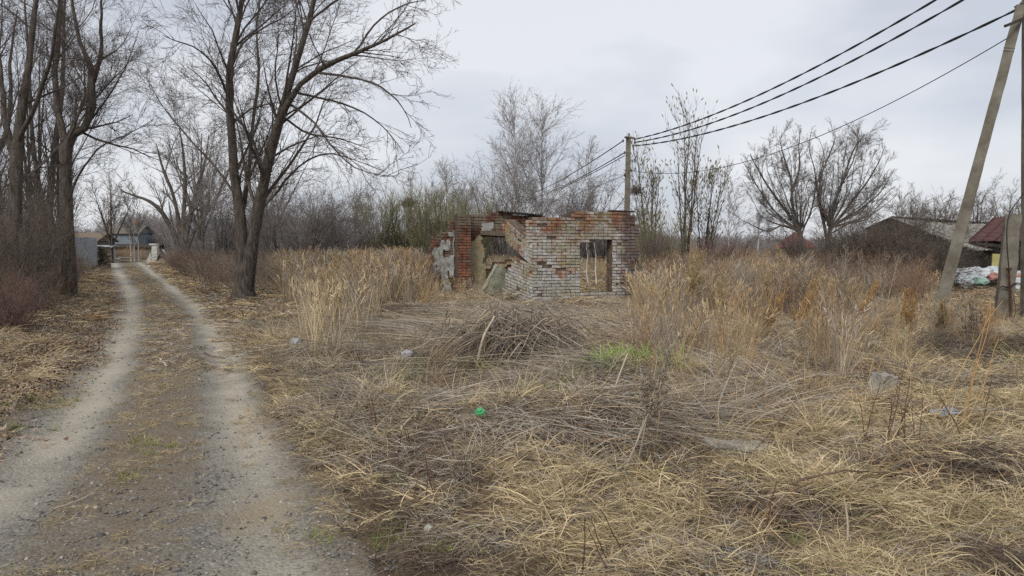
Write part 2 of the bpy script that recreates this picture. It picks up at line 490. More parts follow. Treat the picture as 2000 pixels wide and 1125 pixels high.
def blades(n, length, elev, spread, width, pal, K=4, bend=.6, az=None, az_s=.4, taper=.25, lift=0.0, curl=.25):
    """n blades rooted within radius spread; elev/length are (lo, hi)."""
    r = spread * np.sqrt(rng.random(n)); a = rng.random(n) * 2 * math.pi
    base = np.stack([r * np.cos(a), r * np.sin(a), rng.random(n) * lift], 1)
    az_ = rng.random(n) * 2 * math.pi if az is None else az + rng.normal(size=n) * az_s
    el = rng.uniform(*elev, n); Ln = rng.uniform(*length, n)
    P = np.empty((n, K, 3)); P[:, 0] = base
    wig = rng.normal(size=n) * curl
    pos = base.copy()
    bd = bend * rng.uniform(.2, 1.2, n)
    for k in range(1, K):
        s = k / (K - 1)
        e = el - bd * s; z_ = az_ + wig * s
        d = np.stack([np.cos(e) * np.cos(z_), np.cos(e) * np.sin(z_), np.sin(e)], 1)
        pos = pos + d * (Ln / (K - 1))[:, None]
        pos[:, 2] = np.maximum(pos[:, 2], .004 + .012 * rng.random(n))
        P[:, k] = pos
    s = np.linspace(0, 1, K)
    W = width * rng.uniform(.6, 1.3, n)[:, None] * (1 - (1 - taper) * s ** 1.5)[None]
    V, F = ribbons(P, W)
    c = pal[rng.integers(0, len(pal), n)] * rng.uniform(.8, 1.2, n)[:, None]
    C = np.repeat(c, 2 * K, 0)
    return V, F, C, P

def pack(name, parts, mat):
    Vs, Fs, Cs, b = [], [], [], 0
    for V, F, C in parts:
        Vs.append(V); Fs.append(F + b); Cs.append(C); b += len(V)
    return mesh_np(name, np.concatenate(Vs), [np.concatenate(Fs)], cols=np.concatenate(Cs), mats=[mat])

def mat_tuft(w, pal, n=70):            # matted, lying short grass
    a = blades(n, (.06, .22), (.05, .95), .17, w, pal, K=5, bend=1.5, lift=.05, curl=1.1)
    b = blades(n // 4, (.12, .30), (.0, .35), .17, w, pal, K=5, bend=.6, lift=.06, curl=.8)
    return pack("mat_tuft", [a[:3], b[:3]], M_GRASS)

def clump_tuft(w, pal, n=55):          # knee-high arching clump
    a = blades(n, (.25, .60), (.7, 1.45), .10, w, pal, K=5, bend=1.5)
    b = blades(n // 3, (.12, .3), (.1, .7), .15, w, pal, bend=.6)
    return pack("clump_tuft", [a[:3], b[:3]], M_GRASS)

def lying_tuft(w, pal, n=45):          # long straws pressed flat one way
    a = blades(n, (.45, 1.0), (.0, .28), .22, w, pal, K=5, bend=.35, az=0, az_s=.38, lift=.10)
    return pack("lying_tuft", [a[:3]], M_GRASS)

def tall_tuft(w, pal, n=34, head=True, hgt=(.75, 1.25)):   # upright reed grass with plumes
    a = blades(n, hgt, (1.2, 1.56), .14, w, pal, K=5, bend=.30, taper=.4)
    parts = [a[:3]]
    lo = blades(n, (.25, .7), (.6, 1.4), .16, w, pal, K=4, bend=1.0)
    parts.append(lo[:3])
    if head:
        tips = a[3][:, -1]; dirs = a[3][:, -1] - a[3][:, -2]
        sel = rng.random(n) < .55
        tips, dirs = tips[sel], dirs[sel]
        m = 5
        t0 = np.repeat(tips, m, 0) - np.repeat(dirs, m, 0) * rng.random((len(tips) * m, 1)) * .7
        d = np.repeat(dirs, m, 0); d /= np.linalg.norm(d, axis=1, keepdims=True)
        d = d + rng.normal(size=d.shape) * .45
        P = np.stack([t0, t0 + d * .045, t0 + d * .085], 1)
        V, F = ribbons(P, np.tile([w, w * 1.5, w * .5], (len(P), 1)))
        c = pal[rng.integers(0, len(pal), len(P))] * 1.05
        parts.append((V, F, np.repeat(c, 6, 0)))
    return pack("tall_tuft", parts, M_GRASS)

def brush_tuft(w, pal, n=9, hgt=(.6, 1.2)):       # branched woody weeds
    P0 = blades(n, hgt, (1.05, 1.5), .16, w * 1.3, pal, K=5, bend=.2, taper=.5)
    P, R = P0[3], np.tile(np.linspace(w, w * .5, 5), (n, 1))
    P1, R1 = grow(P, R, 9, .3, .98, .35, .8, .34, 4, .10, .16, .6, w * .35)
    P2, R2 = grow(P1, R1, 5, .25, 1, .4, .9, .42, 3, .06, .2, .7, w * .3)
    out = [P0[:3]]
    for q, r in ((P1, R1), (P2, R2)):
        V, F = ribbons(q, r * 2)
        c = pal[rng.integers(0, len(pal), len(q))]
        out.append((V, F, np.repeat(c, 2 * q.shape[1], 0)))
    return pack("brush_tuft", out, M_GRASS)

def leaf_patch(pal, n=60, s=.017):
    V, F, C = [], [], []
    for i in range(n):
        c = rng.normal(size=2) * .16; a = rng.random() * 6.28; l = s * rng.uniform(.7, 1.5); w = l * rng.uniform(.4, .7)
        u = np.array([math.cos(a), math.sin(a), rng.normal() * .35]); v = np.array([-math.sin(a), math.cos(a), rng.normal() * .35])
        z = rng.uniform(.005, .05); p = np.array([c[0], c[1], z])
        b = len(V)
        V += [p - u * l, p - v * w - np.array([0, 0, .008]), p + u * l, p + v * w - np.array([0, 0, .008])]
        F.append((b, b + 1, b + 2, b + 3)); k = pal[rng.integers(len(pal))] * rng.uniform(.7, 1.3); C += [k] * 4
    return mesh_np("leaf_patch", np.array(V), [np.array(F)], cols=np.array(C), mats=[M_GRASS])

# ------------------------------------------------------------------ branching
def grow(P, R, n, t0, t1, a0, a1, lf, K, up, wig, rr, rmin, tip=.16, flat=0.0, shrink=.35):
    """Children for every polyline; returns polylines (M,K,3) and radii (M,K)."""
    Nn, K0 = P.shape[:2]
    L = np.linalg.norm(np.diff(P, axis=1), axis=2).sum(1)
    cnt = np.maximum(1, np.round(n * np.clip(L / (L.mean() + 1e-9), .4, 1.8) * rng.uniform(.75, 1.25, Nn))).astype(int)
    idx = np.repeat(np.arange(Nn), cnt); M = len(idx)
    t = rng.uniform(t0, t1, M)
    f = np.minimum(t * (K0 - 1), K0 - 1.001); i = f.astype(int); w = (f - i)[:, None]
    base = P[idx, i] * (1 - w) + P[idx, i + 1] * w
    rp = R[idx, i] * (1 - w[:, 0]) + R[idx, i + 1] * w[:, 0]
    T = P[idx, i + 1] - P[idx, i]; T /= np.linalg.norm(T, axis=1, keepdims=True) + 1e-9
    q = rng.normal(size=(M, 3)); q[:, 2] *= (1 - flat)
    q -= (q * T).sum(1, keepdims=True) * T; q /= np.linalg.norm(q, axis=1, keepdims=True) + 1e-9
    a = rng.uniform(a0, a1, M)[:, None]
    d = np.cos(a) * T + np.sin(a) * q
    ln = lf * L[idx] * (1 - shrink * t) * rng.uniform(.55, 1.3, M)
    r0 = np.maximum(np.minimum(rp * rr * rng.uniform(.7, 1.15, M), rp * .9), rmin)
    out = np.empty((M, K, 3)); out[:, 0] = base; pos = base
    ups = np.broadcast_to(np.asarray(up, float), (K - 1,))
    for k in range(1, K):
        d = d + wig * rng.normal(size=(M, 3)); d[:, 2] += ups[k - 1]
        d /= np.linalg.norm(d, axis=1, keepdims=True) + 1e-9
        pos = pos + d * (ln / (K - 1))[:, None]
        out[:, k] = pos
    rad = np.maximum(r0[:, None] * (1 - (1 - tip) * np.linspace(0, 1, K))[None], rmin * .55)
    return out, rad

def spline(pts, rad, K):
    """Resample a hand-set polyline smoothly."""
    p = np.asarray(pts, float); r = np.asarray(rad, float); n = len(p)
    t = np.linspace(0, n - 1, K); i = np.minimum(t.astype(int), n - 2); f = (t - i)[:, None]
    pp = np.vstack([2 * p[0] - p[1], p, 2 * p[-1] - p[-2]])
    a, b, c, d = pp[i], pp[i + 1], pp[i + 2], pp[i + 3]
    q = .5 * ((2 * b) + (-a + c) * f + (2 * a - 5 * b + 4 * c - d) * f ** 2 + (-a + 3 * b - 3 * c + d) * f ** 3)
    return q, np.interp(t, np.arange(n), r)

def bark(V, amp):
    """Uneven bark relief."""
    n = vnoise(V[:, 0] * 3 + V[:, 1] * 2, V[:, 2], .25, 4) + .6 * vnoise(V[:, 0] - V[:, 1] * 4, V[:, 2] * 2, .12, 6)
    d = np.stack([vnoise(V[:, 2], V[:, 0], .2, 7), vnoise(V[:, 2], V[:, 1], .2, 8), 0 * n], 1)
    return V + d * amp

def twig_mesh(name, sets, mat):
    """Tapering twigs; the last ring of every twig closes to a point."""
    Vs, Fq, Ft, b = [], [], [], 0
    for P, R, S in sets:
        n, K = P.shape[:2]
        V, F = tubes(P, R, S)
        V = V.reshape(n, K, S, 3); ring = V[:, :-1].reshape(n, -1, 3)
        V = np.concatenate([ring, P[:, -1:, :]], 1); m = (K - 1) * S + 1
        o0 = np.arange(n)[:, None] * m + b
        s0 = np.arange(S); s1 = (s0 + 1) % S
        for k in range(K - 2):
            q = np.stack([k * S + s0, k * S + s1, (k + 1) * S + s1, (k + 1) * S + s0], -1).reshape(1, -1)
            Fq.append((o0 + q).reshape(-1, 4))
        t = np.stack([(K - 2) * S + s0, (K - 2) * S + s1, np.full(S, m - 1)], -1).reshape(1, -1)
        Ft.append((o0 + t).reshape(-1, 3))
        Vs.append(V.reshape(-1, 3)); b += n * m
    return mesh_np(name, np.concatenate(Vs), [np.concatenate(Fq) if Fq else [], np.concatenate(Ft)], mats=[mat], smooth=True)

def trunk_mesh(name, stems, mat, S=9, amp=.02):
    Vs, Fs, b = [], [], 0
    for p, r in stems:
        V, F = tubes(p[None], r[None], S); Vs.append(bark(V, amp)); Fs.append(F + b); b += len(V)
    return mesh_np(name, np.concatenate(Vs), [np.concatenate(Fs)], mats=[mat], smooth=True)

def levels(stems, spec, rmin, K=12):
    """stems: list of (p, r) with K points each; spec: list of grow kwargs -> twig sets."""
    P = np.stack([s[0] for s in stems]); R = np.stack([s[1] for s in stems])
    sets = []
    for i, s in enumerate(spec):
        s = dict(s); S = s.pop("S", 3); src = s.pop("src", None)
        if src is not None: P, R = src(sets, stems)
        P, R = grow(P, R, rmin=rmin * s.pop("rm", 1.0), **s)
        sets.append((P, R, S))
    return sets

def make_tree(name, label, loc, stems, spec, rmin, m_trunk, m_twig, cat="tree", group=None, amp=.02, S=9, extra=None):
    """stems in coordinates local to loc."""
    root = thing(name, label, cat, loc, 0, group)
    link("trunk", trunk_mesh("trunk", stems, m_trunk, S, amp), root)
    sets = levels(stems, spec, rmin)
    cr = link("crown", twig_mesh("crown", sets, m_twig), root)
    if extra: extra(sets, cr)
    return root

def copy_thing(root, label, loc, rz, s=1.0, group=None):
    c = root.copy(); COL.objects.link(c); c.location = loc; c.rotation_euler = (0, 0, rz)
    c.scale = (s, s, s) if not isinstance(s, tuple) else s
    c["label"] = label
    if group: c["group"] = group
    for ch in list(root.children):
        q = ch.copy(); COL.objects.link(q); q.parent = c
        for g in ch.children:
            r = g.copy(); COL.objects.link(r); r.parent = q
    return c

# ------------------------------------------------------------------ the brick ruin
def brick_materials():
    def base_brick(nd, lk, dark=1.0):
        oi = N(nd, "ShaderNodeObjectInfo"); ge = N(nd, "ShaderNodeNewGeometry")
        n = N(nd, "ShaderNodeTexNoise", Scale=5.5, Detail=6.0, Roughness=.72); lk.new(ge.outputs["Position"], n.inputs["Vector"])
        ad = N(nd, "ShaderNodeMath", operation='MULTIPLY_ADD'); lk.new(oi.outputs["Random"], ad.inputs[0]); ad.inputs[1].default_value = .35; ad.inputs[2].default_value = -.17
        ad2 = N(nd, "ShaderNodeMath", operation='ADD'); lk.new(n.outputs["Fac"], ad2.inputs[0]); lk.new(ad.outputs[0], ad2.inputs[1])
        r = ramp(nd, [(.25, (.12 * dark, .062 * dark, .047 * dark)), (.42, (.24 * dark, .105 * dark, .066 * dark)), (.56, (.40 * dark, .175 * dark, .085 * dark)), (.68, (.43 * dark, .22 * dark, .12 * dark)), (.82, (.34 * dark, .26 * dark, .18 * dark))])
        lk.new(ad2.outputs[0], r.inputs["Fac"])
        return r.outputs["Color"], ge, oi
    def finish(nd, lk, b, col):
        tc = N(nd, "ShaderNodeNewGeometry")
        n2 = N(nd, "ShaderNodeTexNoise", Scale=70.0, Detail=4.0, Roughness=.7); lk.new(tc.outputs["Position"], n2.inputs["Vector"])
        bp = N(nd, "ShaderNodeBump", Strength=.6, Distance=.012); lk.new(n2.outputs["Fac"], bp.inputs["Height"]); lk.new(bp.outputs["Normal"], b.inputs["Normal"])
        r = ramp(nd, [(.3, (.78, .78, .78)), (.65, (1.18, 1.18, 1.18))]); lk.new(n2.outputs["Fac"], r.inputs["Fac"])
        mx = N(nd, "ShaderNodeMixRGB", blend_type='MULTIPLY'); mx.inputs["Fac"].default_value = 1
        lk.new(col, mx.inputs["Color1"]); lk.new(r.outputs["Color"], mx.inputs["Color2"]); lk.new(mx.outputs["Color"], b.inputs["Base Color"])
    m_raw, nd, lk, b = new_mat("brick_raw"); c, _, _ = base_brick(nd, lk); finish(nd, lk, b, c)
    m_old, nd, lk, b = new_mat("brick_weathered"); c, ge, _ = base_brick(nd, lk, .62)
    n = N(nd, "ShaderNodeTexNoise", Scale=2.2, Detail=5.0); lk.new(ge.outputs["Position"], n.inputs["Vector"])
    mx = N(nd, "ShaderNodeMixRGB"); mr = ramp(nd, [(.42, (0, 0, 0)), (.60, (.8, .8, .8))]); lk.new(n.outputs["Fac"], mr.inputs["Fac"]); lk.new(mr.outputs["Color"], mx.inputs["Fac"])
    lk.new(c, mx.inputs["Color1"]); mx.inputs["Color2"].default_value = (.20, .17, .13, 1); finish(nd, lk, b, mx.outputs["Color"])
    # limewashed face: flaking to brick, with lichen and a sooty end near the right corner
    m_p, nd, lk, b = new_mat("brick_limewashed"); c, ge, oi = base_brick(nd, lk)
    sepp = N(nd, "ShaderNodeSeparateXYZ"); lk.new(ge.outputs["Position"], sepp.inputs[0])
    def nz(scale, seed):
        mp = N(nd, "ShaderNodeMapping"); mp.inputs["Location"].default_value = (seed, seed * 2.3, seed * .7); lk.new(ge.outputs["Position"], mp.inputs["Vector"])
        q = N(nd, "ShaderNodeTexNoise", Scale=scale, Detail=6.0, Roughness=.68); lk.new(mp.outputs["Vector"], q.inputs["Vector"]); return q.outputs["Fac"]
    def mth(op, a, bb=None, c_=None, clamp=False):
        q = N(nd, "ShaderNodeMath", operation=op, use_clamp=clamp)
        for k, v in enumerate((a, bb, c_)):
            if v is None: continue
            if isinstance(v, (int, float)): q.inputs[k].default_value = v
            else: lk.new(v, q.inputs[k])
        return q.outputs[0]
    # paint has survived lower on the wall (rain has washed the top): height 0.2..2.3 m
    hz = mth('MULTIPLY_ADD', sepp.outputs["Z"], -.22, .94)
    worn = mth('ADD', mth('MULTIPLY_ADD', nz(1.5, 3.1), 2.3, -1.15), mth('MULTIPLY_ADD', nz(7.0, 1.7), .9, -.45))
    worn = mth('ADD', worn, mth('MULTIPLY_ADD', oi.outputs["Random"], .14, -.07))
    keep = mth('ADD', hz, worn)
    rk = ramp(nd, [(.30, (0, 0, 0)), (.66, (1, 1, 1))]); lk.new(keep, rk.inputs["Fac"])
    pc = ramp(nd, [(.30, (.19, .175, .15)), (.46, (.33, .32, .295)), (.58, (.46, .455, .435)), (.72, (.58, .575, .56))]); lk.new(nz(13.0, 5.0), pc.inputs["Fac"])
    m1 = N(nd, "ShaderNodeMixRGB"); lk.new(rk.outputs["Color"], m1.inputs["Fac"]); lk.new(c, m1.inputs["Color1"]); lk.new(pc.outputs["Color"], m1.inputs["Color2"])
    lich = mth('ADD', mth('MULTIPLY', nz(2.1, 8.2), 1.0), mth('MULTIPLY_ADD', nz(11.0, 2.2), .5, -.25))
    rl = ramp(nd, [(.44, (0, 0, 0)), (.66, (.75, .75, .75))]); lk.new(lich, rl.inputs["Fac"])
    m2 = N(nd, "ShaderNodeMixRGB"); lk.new(rl.outputs["Color"], m2.inputs["Fac"]); lk.new(m1.outputs["Color"], m2.inputs["Color1"]); m2.inputs["Color2"].default_value = (.235, .215, .115, 1)
    soot = mth('ADD', mth('MULTIPLY_ADD', sepp.outputs["X"], 2.3, -6.15), mth('MULTIPLY_ADD', nz(4.0, 6.3), 2.2, -1.1))
    rs = ramp(nd, [(.1, (0, 0, 0)), (.6, (.82, .82, .82))]); lk.new(soot, rs.inputs["Fac"])
    m3 = N(nd, "ShaderNodeMixRGB"); lk.new(rs.outputs["Color"], m3.inputs["Fac"]); lk.new(m2.outputs["Color"], m3.inputs["Color1"])
    sc_ = ramp(nd, [(.35, (.045, .04, .042)), (.6, (.13, .085, .075)), (.75, (.20, .19, .20))]); lk.new(nz(6.0, 4.4), sc_.inputs["Fac"]); lk.new(sc_.outputs["Color"], m3.inputs["Color2"])
    finish(nd, lk, b, m3.outputs["Color"])
    return m_raw, m_old, m_p

M_BRICK, M_BRICK_OLD, M_BRICK_PAINT = brick_materials()
M_MORTAR = noisy("mortar", (.13, .115, .095), (.27, .245, .205), 9, .95, .9, 45)
M_PLASTER_Y = noisy("plaster_ochre", (.24, .19, .11), (.37, .30, .18), 3.5, .95, .8, 22, c3=(.33, .30, .23), lo=.3, hi=.7)
M_PLASTER_G = noisy("plaster_green", (.18, .175, .125), (.34, .34, .25), 6, .95, 1.0, 26, c3=(.44, .43, .36), lo=.3, hi=.7)
M_PLASTER_W = noisy("plaster_white", (.16, .15, .13), (.40, .40, .37), 4, .95, 1.0, 22, c3=(.27, .25, .20), lo=.3, hi=.7)
M_WOOD_OLD = noisy("old_timber", (.10, .075, .055), (.26, .205, .15), 9, .9, .7, 35, stretch=(1, 8, 8))
M_WOOD_CHAR = noisy("charred_timber", (.018, .015, .014), (.06, .05, .045), 9, .9, .7, 30)

COURSE, BH = .079, .070

def brick_mesh(kind, seed, paint):
    """kind: stretcher .25 x .12, header .12 x .25 (along, deep). Outer face looks to -Y."""
    r = np.random.default_rng(seed)
    lx, ly = (.249, .12) if kind == "stretcher" else (.122, .25)
    bm = bmesh.new(); bmesh.ops.create_cube(bm, size=1.0)
    for v in bm.verts:
        v.co.x *= lx; v.co.y *= ly; v.co.z *= BH
        v.co.y += ly / 2
        v.co += type(v.co)(tuple(r.normal(size=3) * (.005, .006, .004)))
    bmesh.ops.bevel(bm, geom=list(bm.edges), offset=.009, segments=1, affect='EDGES')
    bm.normal_update()
    me = bpy.data.meshes.new("brick")
    for f in bm.faces:
        f.material_index = 0 if (f.normal.y < -.35) else 1
    bm.to_mesh(me); bm.free()
    me.materials.append(paint); me.materials.append(M_BRICK if paint is not M_BRICK_OLD else M_BRICK_OLD)
    return me

BRICKS = {}
for mt, key in ((M_BRICK_PAINT, "p"), (M_BRICK, "r"), (M_BRICK_OLD, "o")):
    for kind in ("stretcher", "header"):
        BRICKS[key, kind] = [brick_mesh(kind, s, mt) for s in range(4)]

ruin = thing("brick_ruin", "roofless crumbling red brick ruin with flaking white limewash and two window openings", "ruin", (0, 0, 0))
PIECES = []          # (kind key, bond, variant, 4x4, priority distance)

def brick_at(key, bond, org, along, out, up, jitter=1.0, pri=None):
    """org = middle of the brick's outer face at mid height."""
    along, out, up = (np.asarray(q, float) / np.linalg.norm(q) for q in (along, out, up))
    R = np.stack([along, -out, up], 1)
    a = rng.normal(size=3) * np.array([.006, .010, .014]) * jitter
    ca = np.array([[1, -a[2], a[1]], [a[2], 1, -a[0]], [-a[1], a[0], 1]])
    M = np.eye(4); M[:3, :3] = R @ ca; M[:3, 3] = np.asarray(org) + out * rng.normal() * .005 * jitter + up * rng.normal() * .002 * jitter
    PIECES.append((key, bond, int(rng.integers(4)), M, pri if pri is not None else float(M[1, 3])))

core = MB()
def lay(org, d, out, length, courses, keyf, solid, th=.38, deform=None, leaf2=True, pri=0.0, z0=0.0):
    """Brick wall: solid(u, v) says where masonry stands; keyf(u, v) the brick look."""
    d = np.asarray(d, float); out = np.asarray(out, float); zz = np.array([0, 0, 1.0])
    org = np.asarray(org, float)
    for c in range(courses):
        v = z0 + (c + .5) * COURSE
        hd = (c % 5 == 4) or (c % 7 == 3)
        stp = .127 if hd else .254
        u = -(.127 if (c % 2 and not hd) else 0) + stp / 2
        while u - stp / 2 < length:
            todo = []
            inside = lambda q: 0 < q < length and solid(q, v)
            if hd:
                if inside(u): todo = [("header", u, .127)]
            else:
                l_, r_ = inside(u - .0635), inside(u + .0635)
                if l_ and r_: todo = [("stretcher", u, .254)]
                elif l_: todo = [("header", u - .0635, .127)]
                elif r_: todo = [("header", u + .0635, .127)]
            for bond, uc, wd in todo:
                P = org + d * uc + zz * v; a, up, o_ = d, zz, out
                if deform is not None: P, a, up, o_ = deform(uc, v)
                far = 0.0 if v > .3 else 3.0
                k_ = keyf(uc, v)
                if not (k_ == 'p' and rng.random() < .025 + .05 * (v > 1.9)):
                    brick_at(k_, bond, P + o_ * (.012 * (rng.random() < .06)), a, o_, up, pri=pri + far)
                if leaf2:
                    brick_at("r" if k_ != "o" else "o", bond, P - o_ * (th - (.12 if bond == "stretcher" else .25) - .005), a, o_, up, pri=99)
                Rm = np.stack([a, o_, up], 1)
                core.box(P - o_ * (th / 2), (wd + .004, th - .05, COURSE + .002), 0, Rm)
            u += stp
    return

A_DIR = np.array([math.cos(math.radians(17)), math.sin(math.radians(17)), 0]); A_OUT = np.array([A_DIR[1], -A_DIR[0], 0])
B_DIR = np.array([-.62, .785, 0]) / math.hypot(.62, .785); B_OUT = np.array([-B_DIR[1], B_DIR[0], 0])
P0 = np.array([.51, 18.8, -.02])
LA = 2.88

def jag(u, s, a): return a * float(vnoise(u, s * 3.7, .28, 31))
def solid_a(u, v):
    top = 2.19 if u < .95 else (2.27 if u < 1.12 else 2.36)
    if u > LA - .22 and v > 2.3: top = 2.27
    if v > top + jag(u, 17, .02): return False
    if 1.30 + jag(v, 1, .05) < u < 2.17 + jag(v, 2, .06) and .33 + jag(u, 5, .04) < v < 1.62 + jag(u, 4, .05): return False
    if u > LA - .02 + jag(v, 3, .10): return False
    return True
def key_a(u, v): return "p"
lay(P0, A_DIR, A_OUT, LA, 30, key_a, solid_a, pri=1.0)

def deform_b(u, v):
    th = math.radians(11 + 4 * min(v, 1.2) / 1.2)
    lift = 0.0
    if 1.02 < v < 1.60 and u > .24: th = math.radians(30); lift = -.03
    elif v > 1.5: th = math.radians(3)
    d2 = B_DIR * math.cos(th) + np.array([0, 0, math.sin(th)])
    up = -B_DIR * math.sin(th) + np.array([0, 0, math.cos(th)])
    lean = .10 * max(0, v - 1.0) * min(u, .6)
    P = P0 + np.array([0, 0, v + lift]) + d2 * u + B_OUT * lean
    return P, -d2, up, B_OUT
def solid_b(u, v):
    if v < .9: lim = 1.28 - .42 * v
    elif v < 1.02: lim = .78
    elif v < 1.60: lim = 1.34
    else: lim = .40 - .30 * (v - 1.6) / .3 if v < 1.8 else .19
    return u < lim + jag(v, 6, .05) and v < 2.1
lay(P0 + B_OUT * 0, B_DIR, B_OUT, 1.5, 27, lambda u, v: "p", solid_b, deform=deform_b, pri=.5)

TQ = 3.39
Q = P0 + B_DIR * TQ
# cross wall behind, seen from inside: rough courses above a plank lintel and ochre plaster
LC = 2.62
def solid_c(u, v):
    top = 2.40 if u < 1.0 else (2.44 if u < 1.6 else 2.36)
    if v > top: return False
    if .80 + jag(v, 8, .08) < u < 1.96 and 1.0 + jag(u, 9, .08) < v < 1.80: return False
    return True
lay(Q + A_DIR * .02, A_DIR, A_OUT, LC, 31, lambda u, v: "o", solid_c, pri=5.0)
# stub of the side wall at the back corner: raw red broken end
def solid_q(u, v): return v < 2.38 and u < .34 + jag(v, 11, .05)
lay(Q + A_OUT * .36 + A_DIR * -.02, A_DIR, A_OUT, .36, 30, lambda u, v: "r" if v < 1.8 and rng.random() < .75 else "o", solid_q, th=.36, leaf2=False, pri=2.5)
# low remains of the side wall further back
def solid_e(u, v):
    top = 2.30 - .35 * u / .45 if u < .45 else (1.98 - .28 * (u - .45))
    return v < top + jag(u, 13, .06)
lay(Q + B_DIR * .05, B_DIR, B_OUT, 1.32, 30, lambda u, v: "o" if u < 1.1 else "r", solid_e, pri=6.0)

# the bricks that show largest become parts of their own, the rest one joined part
order = sorted(range(len(PIECES)), key=lambda i: PIECES[i][4])
import mathutils
jv, jf, jm, cache = [], [], [], {}
JM = [M_BRICK_PAINT, M_BRICK, M_BRICK_OLD]
for rank, i in enumerate(order):
    key, bond, var, M, pri = PIECES[i]
    me = BRICKS[key, bond][var]
    if rank < 300 and pri < 3:
        b = link("brick", me, ruin); b.matrix_local = mathutils.Matrix([list(map(float, r)) for r in M])
    else:
        if me.name not in cache:
            cache[me.name] = (np.array([v.co[:] for v in me.vertices]), [tuple(p.vertices) for p in me.polygons], [p.material_index for p in me.polygons])
        V, Fc, mi = cache[me.name]; b0 = len(jv)
        W = V @ M[:3, :3].T + M[:3, 3]
        jv.extend(map(tuple, W)); jf.extend(tuple(b0 + k for k in f) for f in Fc)
        slot = {"p": 0, "r": 1, "o": 2}[key]
        jm.extend(slot if q == 0 else (1 if key != "o" else 2) for q in mi)
me = bpy.data.meshes.new("masonry"); me.from_pydata(jv, [], jf)
for q in JM: me.materials.append(q)
me.polygons.foreach_set("material_index", jm); me.update()
tag(link("masonry", me, ruin), kind="stuff")
core.build("mortar_core", noisy("old_core", (.075, .055, .042), (.19, .155, .12), 11, .95, .9, 45), ruin)

def slab(name, org, d, out, mask, w, hh, mat, parent, step=.045, th=.02, seed=1, lift=0.012, relief=.012):
    """Thin plaster coat with a ragged outline: mask(u, v) in metres."""
    nu, nv = int(w / step), int(hh / step)
    zz = np.array([0, 0, 1.0]); V, F, idx = [], [], {}
    def vid(i, j, s):
        k = (i, j, s)
        if k not in idx:
            u, v = i * step, j * step
            uu = u + step * .45 * float(vnoise(u * 9, v * 9, 1, seed)); vv = v + step * .45 * float(vnoise(u * 9, v * 9, 1, seed + 1))
            r = relief * float(vnoise(u, v, .12, seed + 2)) if s else 0
            idx[k] = len(V); V.append(org + d * uu + zz * vv + out * (lift + (th + r if s else 0)))
        return idx[k]
    cell = {(i, j) for i in range(nu) for j in range(nv) if mask((i + .5) * step, (j + .5) * step)}
    for i, j in cell:
        F.append((vid(i, j, 1), vid(i + 1, j, 1), vid(i + 1, j + 1, 1), vid(i, j + 1, 1)))
        for (di, dj), (a, b) in (((0, -1), ((i, j), (i + 1, j))), ((1, 0), ((i + 1, j), (i + 1, j + 1))), ((0, 1), ((i + 1, j + 1), (i, j + 1))), ((-1, 0), ((i, j + 1), (i, j)))):
            if (i + di, j + dj) not in cell:
                F.append((vid(*a, 0), vid(*b, 0), vid(*b, 1), vid(*a, 1)))
    me = bpy.data.meshes.new(name); me.from_pydata([tuple(q) for q in V], [], F); me.materials.append(mat); me.update()
    return link(name, me, parent)

def m_c(u, v):
    if .78 + jag(v, 8, .08) < u < 1.98 and .96 + jag(u, 9, .08) < v < 1.84: return False
    lim = 1.72 + .16 * float(vnoise(u, 3.3, .25, 41))
    if 1.05 < u < 1.9 and v > 1.7: return False
    return v < lim and u > .36 and float(vnoise(u, v, .22, 43)) > -.62
slab("plaster", Q + A_OUT * 0.0 + A_DIR * .02, A_DIR, A_OUT, m_c, LC, 2.3, M_PLASTER_Y, ruin, seed=3)
slab("plaster", Q + A_DIR * .02, A_DIR, A_OUT, lambda u, v: 1.86 < v < 2.16 and .3 < u < 1.9 and float(vnoise(u, v, .2, 47)) > .12, LC, 2.3, M_PLASTER_W, ruin, seed=9)
def m_e(u, v):
    top = 2.0 - .34 * u if u > .3 else 2.1
    return v < top - .22 + .1 * float(vnoise(u, v, .15, 51)) and u < 1.12 + .06 * float(vnoise(v, u, .2, 53)) and float(vnoise(u, v, .20, 55)) > -.45
slab("plaster", Q + B_DIR * .05, B_DIR, B_OUT, m_e, 1.4, 2.2, M_PLASTER_W, ruin, seed=13, relief=.03)

lt = MB(); lt.beam(Q + A_DIR * .70 + A_OUT * .03 + [0, 0, 1.87], Q + A_DIR * 2.02 + A_OUT * .03 + [0, 0, 1.79], .10, .13, 0)
lt.build("lintel", M_WOOD_OLD, ruin, bevel=.008)
lt = MB(); lt.beam(Q + A_DIR * .74 - A_OUT * .20 + [0, 0, 1.80], Q + A_DIR * 2.02 - A_OUT * .20 + [0, 0, 1.73], .32, .05, 0)
lt.build("lintel", M_WOOD_CHAR, ruin)
lt = MB(); lt.beam(Q + A_DIR * 1.25 + A_OUT * .02 + [0, 0, 2.475], Q + A_DIR * 2.55 + A_OUT * .02 + [0, 0, 2.375], .24, .05, 0)
lt.build("roof_board", M_WOOD_CHAR, ruin, bevel=.006)
lt = MB(); lt.beam(P0 + A_DIR * 2.1 - A_OUT * .12 + [0, 0, 2.40], P0 + A_DIR * 2.78 - A_OUT * .12 + [0, 0, 2.385], .22, .035, 0)
lt.build("roof_board", M_WOOD_CHAR, ruin, bevel=.006)

